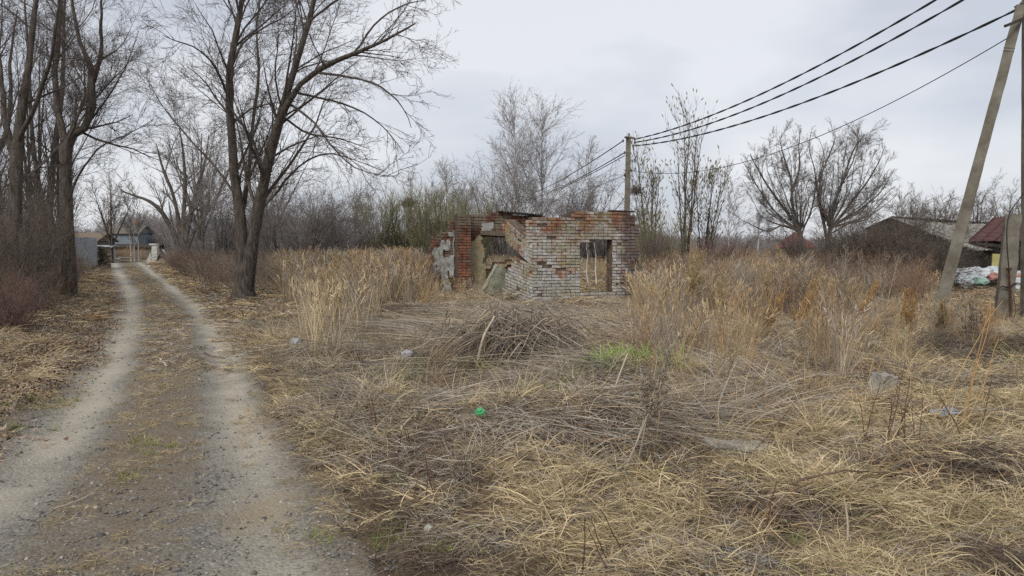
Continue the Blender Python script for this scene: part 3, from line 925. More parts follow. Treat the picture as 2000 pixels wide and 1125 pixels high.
def lump(name, loc, dims, mat, seed, rough=.12, rot=(0, 0, 0), sub=3, parent=None, square=.0, smooth=True):
    """Irregular stone- or sack-like body."""
    bm = bmesh.new(); bmesh.ops.create_icosphere(bm, subdivisions=sub, radius=1.0)
    r = np.random.default_rng(seed); o1 = r.random(3) * 50
    for v in bm.verts:
        p = np.array(v.co)
        if square:
            m = np.abs(p).max(); p = p / m * (square) + p * (1 - square)
        n = float(vnoise(p[0] * 2 + o1[0], p[1] * 2 + p[2] * 1.3 + o1[1], 1.0, seed)) + .6 * float(vnoise(p[1] * 4 + o1[2], p[2] * 4 - p[0] * 2, 1.0, seed + 3)) + .35 * float(vnoise(p[0] * 9 + p[2] * 7, p[1] * 9, 1.0, seed + 5))
        p = p * (1 + rough * n)
        v.co = p * np.array(dims) / 2
    me = bpy.data.meshes.new(name); bm.to_mesh(me); bm.free(); me.materials.append(mat)
    if smooth: me.polygons.foreach_set("use_smooth", [True] * len(me.polygons))
    return link(name, me, parent, loc, rot)

def chunk(name, loc, dims, mat, seed, rough=.02, rot=(0, 0, 0), taper=(0.0, 0.0), cuts=5):
    """Broken slab or block: subdivided box with uneven faces and edges."""
    bm = bmesh.new(); bmesh.ops.create_cube(bm, size=1.0)
    bmesh.ops.subdivide_edges(bm, edges=list(bm.edges), cuts=cuts, use_grid_fill=True)
    for v in bm.verts:
        p = np.array(v.co); e = (np.abs(p) > .49).sum()
        k = rough * (1 + .9 * (e >= 2))
        n = np.array([float(vnoise(p[0] * 5 + q, p[1] * 5 + p[2] * 4.3 + q * 2, 1.0, seed + q)) for q in range(3)])
        p[0] *= 1 + taper[0] * p[2]; p[0] += taper[1] * p[2]
        v.co = p * np.array(dims) + n * k
    me = bpy.data.meshes.new(name); bm.to_mesh(me); bm.free(); me.materials.append(mat)
    return link(name, me, None, loc, rot)

# fallen plastered chunk leaning inside the gap of the side wall
c0 = at(972, 540, 20.0)
ch = chunk("plaster_slab", (c0[0] - .02, c0[1], c0[2] - .14), (.50, .16, .78), M_PLASTER_G, 5, .016, (.12, .50, .45), (-.30, -.10), 7)
tag(ch, "pale green plastered chunk of wall leaning in the gap left of the ruin corner", "rubble")

# ------------------------------------------------------------------ trees
def px_stem(loc, D, pts, rad, K=12):
    """pts: (px, py, depth offset); returns a stem local to loc."""
    w = np.array([at(p[0], p[1], D + (p[2] if len(p) > 2 else 0)) for p in pts]) - np.asarray(loc)
    return spline(w, rad, K)

BIG = [dict(n=10, t0=.25, t1=.98, a0=.35, a1=.85, lf=.38, K=7, up=(.0, -.02, -.03, .0, .04, .08), wig=.11, rr=.36, S=4, rm=1.9),
       dict(n=9, t0=.12, t1=.98, a0=.4, a1=.9, lf=.48, K=5, up=(-.06, -.06, .02, .12), wig=.15, rr=.44, S=3, rm=1.25),
       dict(n=6, t0=.12, t1=1.0, a0=.4, a1=.95, lf=.50, K=4, up=(-.06, .04, .18), wig=.16, rr=.55, S=3),
       dict(n=4, t0=.15, t1=1.0, a0=.35, a1=.9, lf=.52, K=3, up=(.04, .16), wig=.14, rr=.65, S=3, rm=.75)]

# the two-stemmed tree beside the track
loc = gnd(475, 582); D = loc[1]
stems = [px_stem(loc, D, [(476, 590), (476, 540), (470, 430), (456, 330), (452, 240), (449, 140), (462, 60), (475, -30), (485, -130)], [.37, .20, .14, .115, .10, .085, .07, .05, .025]),
         px_stem(loc, D, [(477, 590), (486, 520, -.1), (504, 420, -.3), (522, 330, -.5), (535, 270, -.6), (560, 185, -.7), (590, 90, -.9), (612, 0, -1.0), (640, -110, -1.2)], [.22, .18, .15, .13, .11, .09, .07, .05, .025]),
         px_stem(loc, D, [(532, 285, -.6), (550, 225, -.9), (592, 160, -1.4), (650, 122, -2.0), (710, 98, -2.5), (750, 80, -2.8), (785, 60, -3.1), (812, 45, -3.3)], [0.086, 0.078, 0.066, 0.053, 0.043, 0.033, 0.023, 0.011]),
         px_stem(loc, D, [(470, 425), (484, 360, .6), (494, 250, 1.2), (505, 150, 1.6), (500, 60, 1.9), (520, -60, 2.2)], [0.056, 0.053, 0.046, 0.037, 0.028, 0.012]),
         px_stem(loc, D, [(452, 235), (440, 180, -.6), (420, 130, -1.2), (385, 95, -1.9), (345, 80, -2.5), (318, 68, -2.8)], [0.037, 0.031, 0.025, 0.019, 0.012, 0.006]),
         px_stem(loc, D, [(503, 420, -.3), (545, 370, .3), (590, 320, .6), (640, 300, .8), (690, 312, .9), (740, 330, 1.0)], [0.034, 0.031, 0.025, 0.019, 0.012, 0.006]),
         px_stem(loc, D, [(575, 180, -.8), (640, 195, -.4), (700, 215, 0), (750, 250, .2), (790, 300, .3)], [0.031, 0.026, 0.020, 0.014, 0.006]),
         px_stem(loc, D, [(560, 200, -.7), (610, 235, -2.0), (650, 290, -2.6), (700, 330, -2.8), (760, 345, -2.9)], [0.031, 0.025, 0.019, 0.012, 0.006]),
         px_stem(loc, D, [(450, 150), (470, 90, .5), (520, 50, 1.0), (560, 30, 1.4), (600, -20, 1.8)], [0.031, 0.026, 0.022, 0.015, 0.007]),
         px_stem(loc, D, [(604, 40, -1), (660, 0, -1.6), (720, -40, -2.2), (790, -60, -2.6)], [0.031, 0.025, 0.017, 0.009]),
         px_stem(loc, D, [(620, 142, -1.7), (680, 150, -2.2), (735, 165, -2.6), (780, 200, -2.8), (805, 250, -2.9)], [0.031, 0.026, 0.021, 0.014, 0.006]),
         px_stem(loc, D, [(690, 105, -2.3), (740, 40, -1.8), (790, 10, -1.4), (830, 0, -1.2)], [0.028, 0.022, 0.016, 0.007]),
         px_stem(loc, D, [(548, 225, -.9), (600, 260, .6), (660, 270, 1.2), (720, 290, 1.5)], [0.031, 0.025, 0.019, 0.007])]
make_tree("bare_tree", "large bare tree with two dark forking stems leaning over the field beside the track", loc, stems, BIG, .0040, M_BARK_DARK, M_TWIG_DARK, amp=.03, S=10)

# the row on the left verge
MED = [dict(n=9, t0=.18, t1=.98, a0=.4, a1=.95, lf=.36, K=6, up=.05, wig=.13, rr=.38, S=3, rm=1.6),
       dict(n=9, t0=.12, t1=.98, a0=.4, a1=1.0, lf=.50, K=5, up=.05, wig=.14, rr=.46, S=3, rm=1.2),
       dict(n=7, t0=.12, t1=1.0, a0=.4, a1=1.0, lf=.56, K=3, up=.08, wig=.18, rr=.55, S=3),
       dict(n=4, t0=.15, t1=1.0, a0=.4, a1=1.0, lf=.6, K=2, up=.08, wig=.16, rr=.65, S=3, rm=.7)]
loc = gnd(133, 583); D = loc[1]
stems = [px_stem(loc, D, [(133, 592), (134, 520), (131, 420), (128, 320), (130, 275), (152, 255, .1), (176, 237, .2), (184, 150, .3), (160, 94, .4), (143, 28, .5), (130, -80, .6)], [0.246, 0.185, 0.158, 0.150, 0.132, 0.101, 0.092, 0.075, 0.057, 0.044, 0.018]),
         px_stem(loc, D, [(130, 285), (118, 240, .3), (108, 160, .5), (112, 80, .8), (120, -20, 1.0), (118, -110, 1.2)], [0.097, 0.088, 0.075, 0.062, 0.044, 0.018]),
         px_stem(loc, D, [(183, 160, .3), (198, 100, .0), (196, 40, -.3), (205, -40, -.4)], [0.062, 0.048, 0.035, 0.018]),
         px_stem(loc, D, [(131, 400), (160, 330, -.8), (200, 285, -1.5), (250, 262, -2.0), (300, 232, -2.3)], [0.028, 0.023, 0.018, 0.011, 0.006]),
         px_stem(loc, D, [(176, 235, .2), (210, 190, .4), (245, 130, .8), (270, 60, 1.0)], [0.031, 0.025, 0.016, 0.007]),
         px_stem(loc, D, [(129, 330), (90, 290, -.6), (60, 270, -1.4), (20, 262, -2)], [0.026, 0.021, 0.015, 0.007])]
make_tree("bare_tree", "dark thick trunked bare tree standing at the left edge of the track", loc, stems, MED, .0038, M_BARK_DARK, M_TWIG_DARK, amp=.03, S=10, group="trees on the left verge")
loc = gnd(30, 606); D = loc[1]
stems = [px_stem(loc, D, [(28, 615), (26, 520), (28, 400), (32, 300), (40, 220), (55, 140), (64, 60), (76, -20), (85, -120)], [0.184, 0.143, 0.129, 0.116, 0.088, 0.068, 0.054, 0.041, 0.014]),
         px_stem(loc, D, [(30, 320), (10, 230, .4), (2, 150, .6), (-8, 60, .7), (-20, -60, .8)], [0.082, 0.068, 0.054, 0.037, 0.014]),
         px_stem(loc, D, [(34, 280), (70, 200, -.5), (98, 120, -.9), (110, 40, -1.2), (118, -60, -1.4)], [0.054, 0.048, 0.037, 0.027, 0.010])]
make_tree("bare_tree", "dark bare tree near the left border rising in three stems from the thicket", loc, stems, MED, .0038, M_BARK_DARK, M_TWIG_DARK, amp=.03, S=10, group="trees on the left verge")
loc = gnd(92, 560); D = loc[1]
stems = [px_stem(loc, D, [(92, 566), (90, 470), (98, 380), (106, 300), (118, 210), (124, 110), (126, 10), (130, -80)], [.17, .14, .125, .11, .09, .07, .05, .02]),
         px_stem(loc, D, [(92, 440), (72, 340, .4), (60, 240, .6), (58, 140, .7), (50, 20, .9), (48, -60, 1)], [.09, .08, .07, .055, .035, .015])]
make_tree("bare_tree", "slimmer bare tree behind the two thick trunks on the left verge", loc, stems, MED, .0040, M_BARK_DARK, M_TWIG_DARK, amp=.02, S=8, group="trees on the left verge")
loc = gnd(-70, 640); D = loc[1]
stems = [px_stem(loc, D, [(-70, 650), (-66, 500), (-50, 360), (-30, 220), (-20, 100), (-30, -60)], [0.130, 0.111, 0.091, 0.072, 0.052, 0.019]),
         px_stem(loc, D, [(-55, 400), (-5, 300, .3), (20, 220, .6), (20, 120, .9), (32, 20, 1)], [0.058, 0.049, 0.039, 0.026, 0.010])]
make_tree("bare_tree", "bare tree at the left border whose limbs reach in from outside the picture", loc, stems, MED, .0036, M_BARK_DARK, M_TWIG_DARK, amp=.02, S=8, group="trees on the left verge")

# arching tree further along the track
loc = foot(352, 44); D = 44
stems = [px_stem(loc, D, [(352, 508), (345, 470), (332, 440), (312, 410), (290, 392), (262, 382), (236, 372)], [.20, .17, .15, .12, .09, .06, .03]),
         px_stem(loc, D, [(354, 508), (350, 440), (338, 380), (318, 330), (305, 280)], [.16, .13, .10, .07, .02]),
         px_stem(loc, D, [(356, 508), (358, 430), (362, 360), (358, 300), (350, 250)], [.16, .13, .10, .07, .02]),
         px_stem(loc, D, [(358, 508), (368, 440), (384, 370), (400, 320), (408, 262)], [.15, .12, .10, .06, .02]),
         px_stem(loc, D, [(360, 508), (380, 450), (408, 410), (430, 370), (440, 330)], [.12, .10, .08, .05, .02])]
make_tree("bare_tree", "bare tree whose lowest limb arches left over the far track", loc, stems,
          [dict(n=9, t0=.2, t1=.98, a0=.35, a1=.95, lf=.48, K=6, up=.06, wig=.12, rr=.5, S=4, rm=1.5), dict(n=8, t0=.15, t1=1, a0=.4, a1=.9, lf=.5, K=4, up=.08, wig=.14, rr=.6, S=3), dict(n=5, t0=.2, t1=1, a0=.4, a1=.9, lf=.5, K=3, up=.08, wig=.16, rr=.7, S=3)],
          .0085, M_BARK_DARK, M_TWIG_GREY, amp=.02, S=7)

def auto_stems(H, n, lean, r, K=10, fork=0.0, curve=.12):
    out = []
    for i in range(n):
        a = rng.random() * 6.28 if n > 1 else rng.random() * 6.28
        l = lean * rng.uniform(.4, 1.2); hh = H * rng.uniform(.75, 1.0) if n > 1 else H
        t = np.linspace(0, 1, K)
        rad = l * hh * t ** (1.0 + fork)
        p = np.stack([np.cos(a) * rad + curve * H * .12 * np.cumsum(rng.normal(size=K)) * .25, np.sin(a) * rad + curve * H * .12 * np.cumsum(rng.normal(size=K)) * .25, t * hh - .15], 1)
        if n > 6:
            ft = rng.random() * .16 * H * (lean / .4); a2 = a + rng.normal() * .8; p[:, 0] += math.cos(a2) * ft; p[:, 1] += math.sin(a2) * ft
        elif n > 1: p[0, :2] = (math.cos(a) * r, math.sin(a) * r)
        out.append((p, r * (1 - .88 * t)))
    return out

def auto_tree(name, label, px, D, H, style, twig, barkm=None, group=None, cat="tree", dens=1.0, wide=1.0):
    loc = foot(px, D); rm = .00020 * D
    barkm = barkm or M_BARK_GREY
    if style == "birch":
        st = auto_stems(H, 1, .05, max(.055, .010 * H), curve=.10)
        sp_ = [dict(n=26 * dens, t0=.24, t1=.98, a0=.35, a1=.75 * wide, lf=.36 * wide, K=5, up=.07, wig=.08, rr=.4, S=3, rm=1.1, shrink=.55), dict(n=10, t0=.12, t1=1, a0=.3, a1=.85, lf=.50, K=4, up=.0, wig=.14, rr=.6, S=3), dict(n=5, t0=.2, t1=1, a0=.3, a1=.8, lf=.5, K=2, up=-.05, wig=.15, rr=.8, S=3, rm=.8)]
    elif style == "broad":
        st = auto_stems(H, 1, .05, .022 * H, curve=.10)
        q = auto_stems(H * .8, 5, .45, .012 * H, fork=.0)
        st += [(p + np.array([0, 0, H * .22]), r) for p, r in q]
        sp_ = [dict(n=9 * dens, t0=.2, t1=.98, a0=.4, a1=.95, lf=.48, K=5, up=.04, wig=.12, rr=.46, S=4, rm=1.4), dict(n=8, t0=.12, t1=1, a0=.4, a1=.9, lf=.55, K=3, up=.05, wig=.16, rr=.55, S=3), dict(n=6, t0=.15, t1=1, a0=.4, a1=.9, lf=.6, K=2, up=.04, wig=.15, rr=.6, S=3, rm=.8)]
    elif style == "sapling":
        st = auto_stems(H, 4, .10, .008 * H + .01, curve=.10)
        sp_ = [dict(n=17 * dens, t0=.18, t1=.97, a0=.35, a1=.65, lf=.28, K=5, up=.14, wig=.08, rr=.5, S=3, rm=1.2), dict(n=5, t0=.2, t1=1, a0=.3, a1=.7, lf=.42, K=4, up=.10, wig=.1, rr=.7, S=3), dict(n=3, t0=.3, t1=1, a0=.3, a1=.7, lf=.42, K=3, up=.10, wig=.1, rr=.8, S=3, rm=.9)]
    elif style == "shrub":
        st = auto_stems(H, 22, .62, .007 * H + .005, curve=.2)
        sp_ = [dict(n=8 * dens, t0=.06, t1=.98, a0=.3, a1=.9, lf=.50, K=4, up=.05, wig=.16, rr=.6, S=3, rm=1.2), dict(n=6, t0=.12, t1=1, a0=.35, a1=1.0, lf=.55, K=3, up=.06, wig=.19, rr=.65, S=3), dict(n=4, t0=.15, t1=1, a0=.35, a1=1.0, lf=.6, K=2, up=.05, wig=.18, rr=.7, S=3, rm=.75)]
    elif style == "wands":                      # dense upright thin stems
        st = auto_stems(H, 46, .32, .004 * H + .005, curve=.12)
        sp_ = [dict(n=8 * dens, t0=.08, t1=.98, a0=.2, a1=.6, lf=.40, K=4, up=.10, wig=.10, rr=.6, S=3), dict(n=5, t0=.15, t1=1, a0=.25, a1=.7, lf=.5, K=2, up=.08, wig=.12, rr=.7, S=3, rm=.75)]
    return make_tree(name, label, loc, st, sp_, rm, barkm, twig, cat=cat, group=group, S=5, amp=.006)

# round willows to the right
def fan(loc, D, fork, cen, rx, ry, n):
    """Limbs spreading from the fork to the rim of a round crown."""
    out = []
    for k in range(n):
        a = math.radians(-25 + 230 * (k + rng.random()) / n); q = rng.uniform(.72, .98)
        ex, ey = cen[0] + math.cos(a) * rx * q, cen[1] - math.sin(a) * ry * q; dz = rng.normal() * 1.6
        mx, my = fork[0] * .35 + ex * .65 + rng.normal() * 6, fork[1] * .60 + ey * .40 + rng.normal() * 6
        out.append(px_stem(loc, D, [fork, ((fork[0] + mx) / 2, (fork[1] * 1.1 + my * .9) / 2, dz * .2), (mx, my, dz * .55), ((mx + ex) / 2 + rng.normal() * 5, (my + ey) / 2, dz * .85), (ex, ey, dz)], [.034, .029, .022, .014, .007], 14))
    return out
WIL = [dict(n=12, t0=.22, t1=.98, a0=.35, a1=.9, lf=.20, K=5, up=.05, wig=.15, rr=.46, S=3, rm=1.3), dict(n=9, t0=.12, t1=1, a0=.35, a1=.9, lf=.52, K=4, up=.07, wig=.15, rr=.5, S=3, rm=.9), dict(n=8, t0=.12, t1=1, a0=.3, a1=.8, lf=.60, K=3, up=.12, wig=.13, rr=.55, S=3, rm=.62)]
loc = foot(1568, 36); D = 36
stems = [px_stem(loc, D, [(1570, 530), (1566, 470), (1556, 440), (1530, 405), (1505, 370), (1480, 330), (1465, 300)], [0.114, 0.095, 0.081, 0.062, 0.048, 0.033, 0.014]),
         px_stem(loc, D, [(1566, 530), (1560, 450), (1548, 400), (1545, 350), (1530, 305), (1522, 265)], [0.086, 0.071, 0.057, 0.048, 0.033, 0.009]),
         px_stem(loc, D, [(1560, 445), (1545, 385, .8), (1562, 330, 1.2), (1560, 285, 1.6), (1565, 250, 1.8)], [0.057, 0.048, 0.038, 0.024, 0.009]),
         px_stem(loc, D, [(1562, 455), (1530, 440, -1), (1500, 452, -1.6), (1470, 440, -2.2), (1440, 425, -2.6)], [0.048, 0.038, 0.029, 0.019, 0.009]),
         px_stem(loc, D, [(1562, 450), (1520, 420, 1), (1490, 380, 1.6), (1470, 350, 2.0), (1455, 320, 2.2)], [0.048, 0.038, 0.029, 0.019, 0.009]),
         px_stem(loc, D, [(1564, 460), (1588, 400, -.6), (1592, 340, -1.), (1580, 290, -1.2), (1585, 258, -1.3)], [0.048, 0.038, 0.029, 0.019, 0.009])]
stems = [(spline(p_, r_, 14)) for p_, r_ in stems] + fan(loc, 36, (1562, 452), (1520, 352), 72, 92, 15)
make_tree("willow_tree", "left one of the pair of round crowned bare willows beyond the field", loc, stems, WIL, .0062, M_BARK_GREY, M_TWIG_GREY, amp=.02, S=7, group="round willows")
loc = foot(1618, 37); D = 37
stems = [px_stem(loc, D, [(1618, 530), (1620, 460), (1630, 400), (1650, 340), (1668, 290), (1690, 262)], [0.124, 0.100, 0.081, 0.057, 0.038, 0.014]),
         px_stem(loc, D, [(1616, 530), (1612, 450), (1600, 395), (1605, 340), (1625, 290), (1632, 262)], [0.086, 0.071, 0.057, 0.042, 0.029, 0.009]),
         px_stem(loc, D, [(1622, 450), (1655, 405, -.8), (1690, 360, -1.4), (1715, 320, -1.8), (1728, 285, -2.0)], [0.062, 0.053, 0.038, 0.024, 0.009]),
         px_stem(loc, D, [(1624, 440), (1670, 415, .8), (1715, 380, 1.3), (1738, 345, 1.6), (1748, 330, 1.7)], [0.053, 0.042, 0.029, 0.014, 0.009]),
         px_stem(loc, D, [(1626, 455), (1660, 435, -1.4), (1700, 420, -2.2), (1735, 395, -2.6), (1752, 380, -2.7)], [0.042, 0.033, 0.024, 0.014, 0.007]),
         px_stem(loc, D, [(1616, 440), (1640, 370, 1.4), (1668, 310, 2), (1680, 262, 2.3)], [0.053, 0.042, 0.029, 0.009]),
         px_stem(loc, D, [(1612, 430), (1595, 370, 1.0), (1610, 310, 1.5), (1600, 270, 1.8)], [0.042, 0.033, 0.024, 0.009])]
stems = [(spline(p_, r_, 14)) for p_, r_ in stems] + fan(loc, 37, (1620, 445), (1668, 352), 82, 90, 17)
make_tree("willow_tree", "right one of the pair of round crowned bare willows beyond the field", loc, stems, WIL, .0062, M_BARK_GREY, M_TWIG_GREY, amp=.02, S=7, group="round willows")

# trees behind the ruin and along the far edge
for lab, px, H in [("left thin white birch stem seen through the right window opening of the ruin", 1149, 2.15), ("right thin white birch stem seen through the right window opening of the ruin", 1165, 2.2)]:
    loc = foot(px, 24.5)
    make_tree("young_birch", lab, loc, auto_stems(H, 1, .10, .024, curve=.3), [dict(n=12, t0=.5, t1=.98, a0=.4, a1=.8, lf=.3, K=4, up=.08, wig=.1, rr=.5, S=3), dict(n=4, t0=.2, t1=1, a0=.4, a1=.8, lf=.5, K=3, up=.05, wig=.1, rr=.7, S=3)], .004, M_BIRCH_W, M_TWIG_GREY, group="young birches behind the ruin window", S=6, amp=.004)
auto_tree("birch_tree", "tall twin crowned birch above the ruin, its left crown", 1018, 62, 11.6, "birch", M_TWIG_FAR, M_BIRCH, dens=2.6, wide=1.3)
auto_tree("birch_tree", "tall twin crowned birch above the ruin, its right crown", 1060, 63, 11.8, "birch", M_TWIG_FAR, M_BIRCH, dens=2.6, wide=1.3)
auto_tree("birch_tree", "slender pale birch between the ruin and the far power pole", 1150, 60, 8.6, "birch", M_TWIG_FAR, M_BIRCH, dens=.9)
auto_tree("willow_shrub", "wide grey willow shrub behind the left part of the ruin", 985, 46, 5.4, "shrub", M_TWIG_GREY, M_BARK_DARK, cat="shrub", group="shrubs behind the ruin")
auto_tree("willow_shrub", "dark many stemmed willow shrub rising right behind the middle of the ruin", 1085, 42, 5.3, "shrub", M_TWIG_GREY, M_BARK_DARK, cat="shrub", group="shrubs behind the ruin")
auto_tree("willow_shrub", "grey shrub left beside the far power pole", 1180, 44, 4.0, "shrub", M_TWIG_GREY, M_BARK_DARK, cat="shrub", group="shrubs behind the ruin")
auto_tree("willow_shrub", "yellow green budding bush left above the ruin roofline", 925, 38, 3.5, "wands", M_TWIG_GREEN, M_TWIG_GREEN, cat="shrub", dens=1.6)

def buds(sets, crown):
    """Small budding leaf clusters at the twig ends."""
    P = sets[-1][0]; e = P[:, -1]; d = P[:, -1] - P[:, -2]
    d /= np.linalg.norm(d, axis=1, keepdims=True) + 1e-9
    sel = rng.random(len(e)) < .5; e, d = e[sel], d[sel]
    Q_ = np.stack([e - d * .02, e + d * .05, e + d * .12], 1)
    V, F = tubes(Q_, np.tile([.006, .02, .004], (len(e), 1)), 4)
    tag(link("buds", mesh_np("buds", V, [F], mats=[M_BUD]), crown), kind="stuff")
def sapling(label, px, D, H):
    loc = foot(px, D)
    st = auto_stems(H, 6, .20, .006 * H + .010, curve=.10)
    make_tree("budding_sapling", label, loc, st, [dict(n=17, t0=.18, t1=.97, a0=.3, a1=.6, lf=.28, K=5, up=.14, wig=.08, rr=.5, S=3, rm=1.2), dict(n=6, t0=.2, t1=1, a0=.3, a1=.7, lf=.42, K=4, up=.10, wig=.1, rr=.7, S=3)],
              .0055, M_BARK_GREY, M_TWIG_BROWN, S=5, amp=.005, extra=buds, group="saplings right of the ruin")
sapling("budding young tree nearest the right end of the ruin", 1272, 27, 5.3)
sapling("tallest budding young tree right of the far power pole", 1338, 27.5, 6.4)
sapling("budding young tree leaning over the red stems right of the ruin", 1372, 29, 4.6)
auto_tree("wand_shrub", "olive upright shrub at the foot of the budding saplings", 1290, 25.5, 2.6, "wands", M_TWIG_GREEN, M_TWIG_GREEN, cat="shrub")
auto_tree("wand_shrub", "brown upright shrub just behind the right end of the ruin", 1262, 23.5, 2.0, "wands", M_TWIG_BROWN, M_TWIG_BROWN, cat="shrub")
auto_tree("red_stem_shrub", "red stemmed shrub left in the pair in front of the bare saplings", 1398, 27, 1.6, "wands", M_TWIG_RED, M_TWIG_RED, cat="shrub", group="red stemmed shrubs")
auto_tree("red_stem_shrub", "red stemmed shrub right in the pair in front of the bare saplings", 1440, 28, 1.7, "wands", M_TWIG_RED, M_TWIG_RED, cat="shrub", group="red stemmed shrubs")
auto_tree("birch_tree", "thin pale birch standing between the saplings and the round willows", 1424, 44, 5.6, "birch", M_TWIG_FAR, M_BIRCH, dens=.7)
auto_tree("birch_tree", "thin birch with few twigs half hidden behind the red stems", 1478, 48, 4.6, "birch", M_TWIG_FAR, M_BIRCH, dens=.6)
for lab, px, D, H in [("dark twiggy bush in front of the round willows, leftmost lump", 1600, 26, 2.0), ("dark twiggy bush in front of the round willows, middle and tallest lump", 1680, 25, 2.35),
                      ("dark twiggy bush before the grey roofed shed", 1765, 24, 2.45), ("low dark bush at the foot of the leaning pole", 1815, 23, 1.5)]:
    auto_tree("twiggy_bush", lab, px, D, H, "shrub", M_TWIG_BROWN, M_BARK_DARK, cat="shrub", group="dark bushes on the right", dens=1.5)

# far left and the thicket behind the main tree
auto_tree("bare_tree", "small bare tree at the end of the track above the white shed", 218, 60, 6.2, "broad", M_TWIG_BROWN, M_BARK_DARK, dens=.8)
for lab, px, D, H in [("leftmost white trunked birch at the end of the track", 254, 61, 5.2), ("middle white trunked birch at the end of the track", 262, 61.5, 6.0), ("rightmost white trunked birch at the end of the track", 270, 62, 5.6)]:
    auto_tree("birch_tree", lab, px, D, H, "birch", M_TWIG_GREY, M_BIRCH, group="birches at the track end", dens=.5)
auto_tree("birch_tree", "pale birch behind the arching tree, beside the blue roof", 418, 40, 6.0, "birch", M_TWIG_GREY, M_BIRCH)
auto_tree("bare_tree", "grey bare tree filling the gap left of the two-stemmed tree", 392, 50, 8.8, "broad", M_TWIG_GREY)
auto_tree("bare_tree", "grey bare tree behind the base of the two-stemmed tree", 520, 46, 7.0, "broad", M_TWIG_GREY)
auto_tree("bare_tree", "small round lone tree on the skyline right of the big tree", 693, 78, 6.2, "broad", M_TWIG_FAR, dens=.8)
for lab, px, D, H in [("tangled grey shrub just right of the two-stemmed tree", 560, 34, 3.9), ("tangled grey shrub under the drooping branches of the big tree", 622, 37, 3.7), ("lower grey shrub at the left edge of the tall grass", 655, 42, 3.0),
                      ("grey shrub left behind the two-stemmed tree", 432, 36, 3.6)]:
    auto_tree("tangled_shrub", lab, px, D, H, "shrub", M_TWIG_GREY, M_BARK_DARK, cat="shrub", group="shrubs behind the big tree", dens=1.3)
for lab, px, D, H in [("green grey thicket shrub right of the lone skyline tree", 735, 46, 4.3), ("green grey thicket shrub with a dark nest above it", 790, 47, 4.7), ("green grey thicket shrub midway to the ruin", 835, 45, 4.6),
                      ("green grey thicket shrub left next to the ruin", 880, 44, 4.4)]:
    auto_tree("thicket_shrub", lab, px, D, H, "wands", M_TWIG_GREEN, M_BARK_GREY, cat="shrub", group="thicket left of the ruin", dens=1.3)
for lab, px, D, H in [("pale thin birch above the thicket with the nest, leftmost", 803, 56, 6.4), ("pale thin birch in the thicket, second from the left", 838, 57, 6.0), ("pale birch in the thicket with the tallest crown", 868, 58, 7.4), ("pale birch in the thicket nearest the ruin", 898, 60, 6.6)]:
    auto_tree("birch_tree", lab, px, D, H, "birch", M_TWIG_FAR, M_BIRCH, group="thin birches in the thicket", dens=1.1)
for lab, px, D, H in [("rounded bare tree behind the ridge of the grey shed", 1775, 62, 5.2), ("low rounded bare tree left behind the leaning pole", 1830, 60, 5.0), ("pale birch like tree right behind the leaning pole", 1905, 66, 5.6), ("rounded bare tree above the maroon roof", 1965, 58, 5.2)]:
    auto_tree("bare_tree", lab, px, D, H, "broad", M_TWIG_GREY, group="trees behind the sheds", dens=.9)

# thicket under the trees on the left verge
sh = auto_tree("verge_shrub", "dark tangled shrub at the foot of the left border trees, nearest the camera", -8, 15.5, 2.3, "shrub", M_TWIG_BROWN, M_BARK_DARK, cat="shrub", group="tangled shrubs on the left verge", dens=1.3)
for lab, px, D, rz, s in [("dark tangled shrub between the left border trunks", 22, 19, 1.0, (.8, .8, 1.25)), ("dark tangled shrub just left of the thick trunk", 62, 22, 2.2, (.75, .75, 1.2)), ("tall tangled shrub behind the left border trees", -20, 23, 3.0, (1.1, 1.1, 1.8)),
                          ("tangled shrub at the very left border", -70, 17, 5.2, 1.2), ("tall tangled shrub seen through the gap between the left trunks", 40, 30, .6, (1.0, 1.0, 1.9))]:
    copy_thing(sh, lab, foot(px, D), rz, s)
for lab, px, D, H in [("cluster of slim bare stems behind the left border trunks", 12, 25, 9.5), ("cluster of slim bare stems filling the gap left of the thick trunk", 68, 26, 9.0), ("cluster of slim bare stems close behind the thick trunk", 112, 29, 9.0)]:
    auto_tree("slim_tree", lab, px, D, H, "sapling", M_TWIG_DARK, M_BARK_DARK, group="slim trees on the left verge", dens=1.4)
auto_tree("bramble_bush", "low reddish bramble at the left border beside the track", 10, 12.2, .95, "shrub", M_TWIG_RED, M_TWIG_RED, cat="shrub", dens=1.2)

# bird nests
def nest(label, p):
    st = []
    for i in range(150):
        c = rng.normal(size=3) * .10; d = rng.normal(size=3) * np.array([.2, .2, .1])
        st.append(np.stack([c - d, c + rng.normal(size=3) * .03, c + d]))
    V, F = tubes(np.array(st), np.full((150, 3), .013), 3)
    o_ = link("bird_nest", mesh_np("bird_nest", V, [F], mats=[M_TWIG_DARK]), None, p)
    tag(o_, label, "nest", "dark bird nests in bare trees")
nest("dark ball of twigs, nest in the thicket left of the ruin", at(798, 396, 47)); nest("dark ball of twigs, nest right beside the far power pole", at(1242, 372, 44))

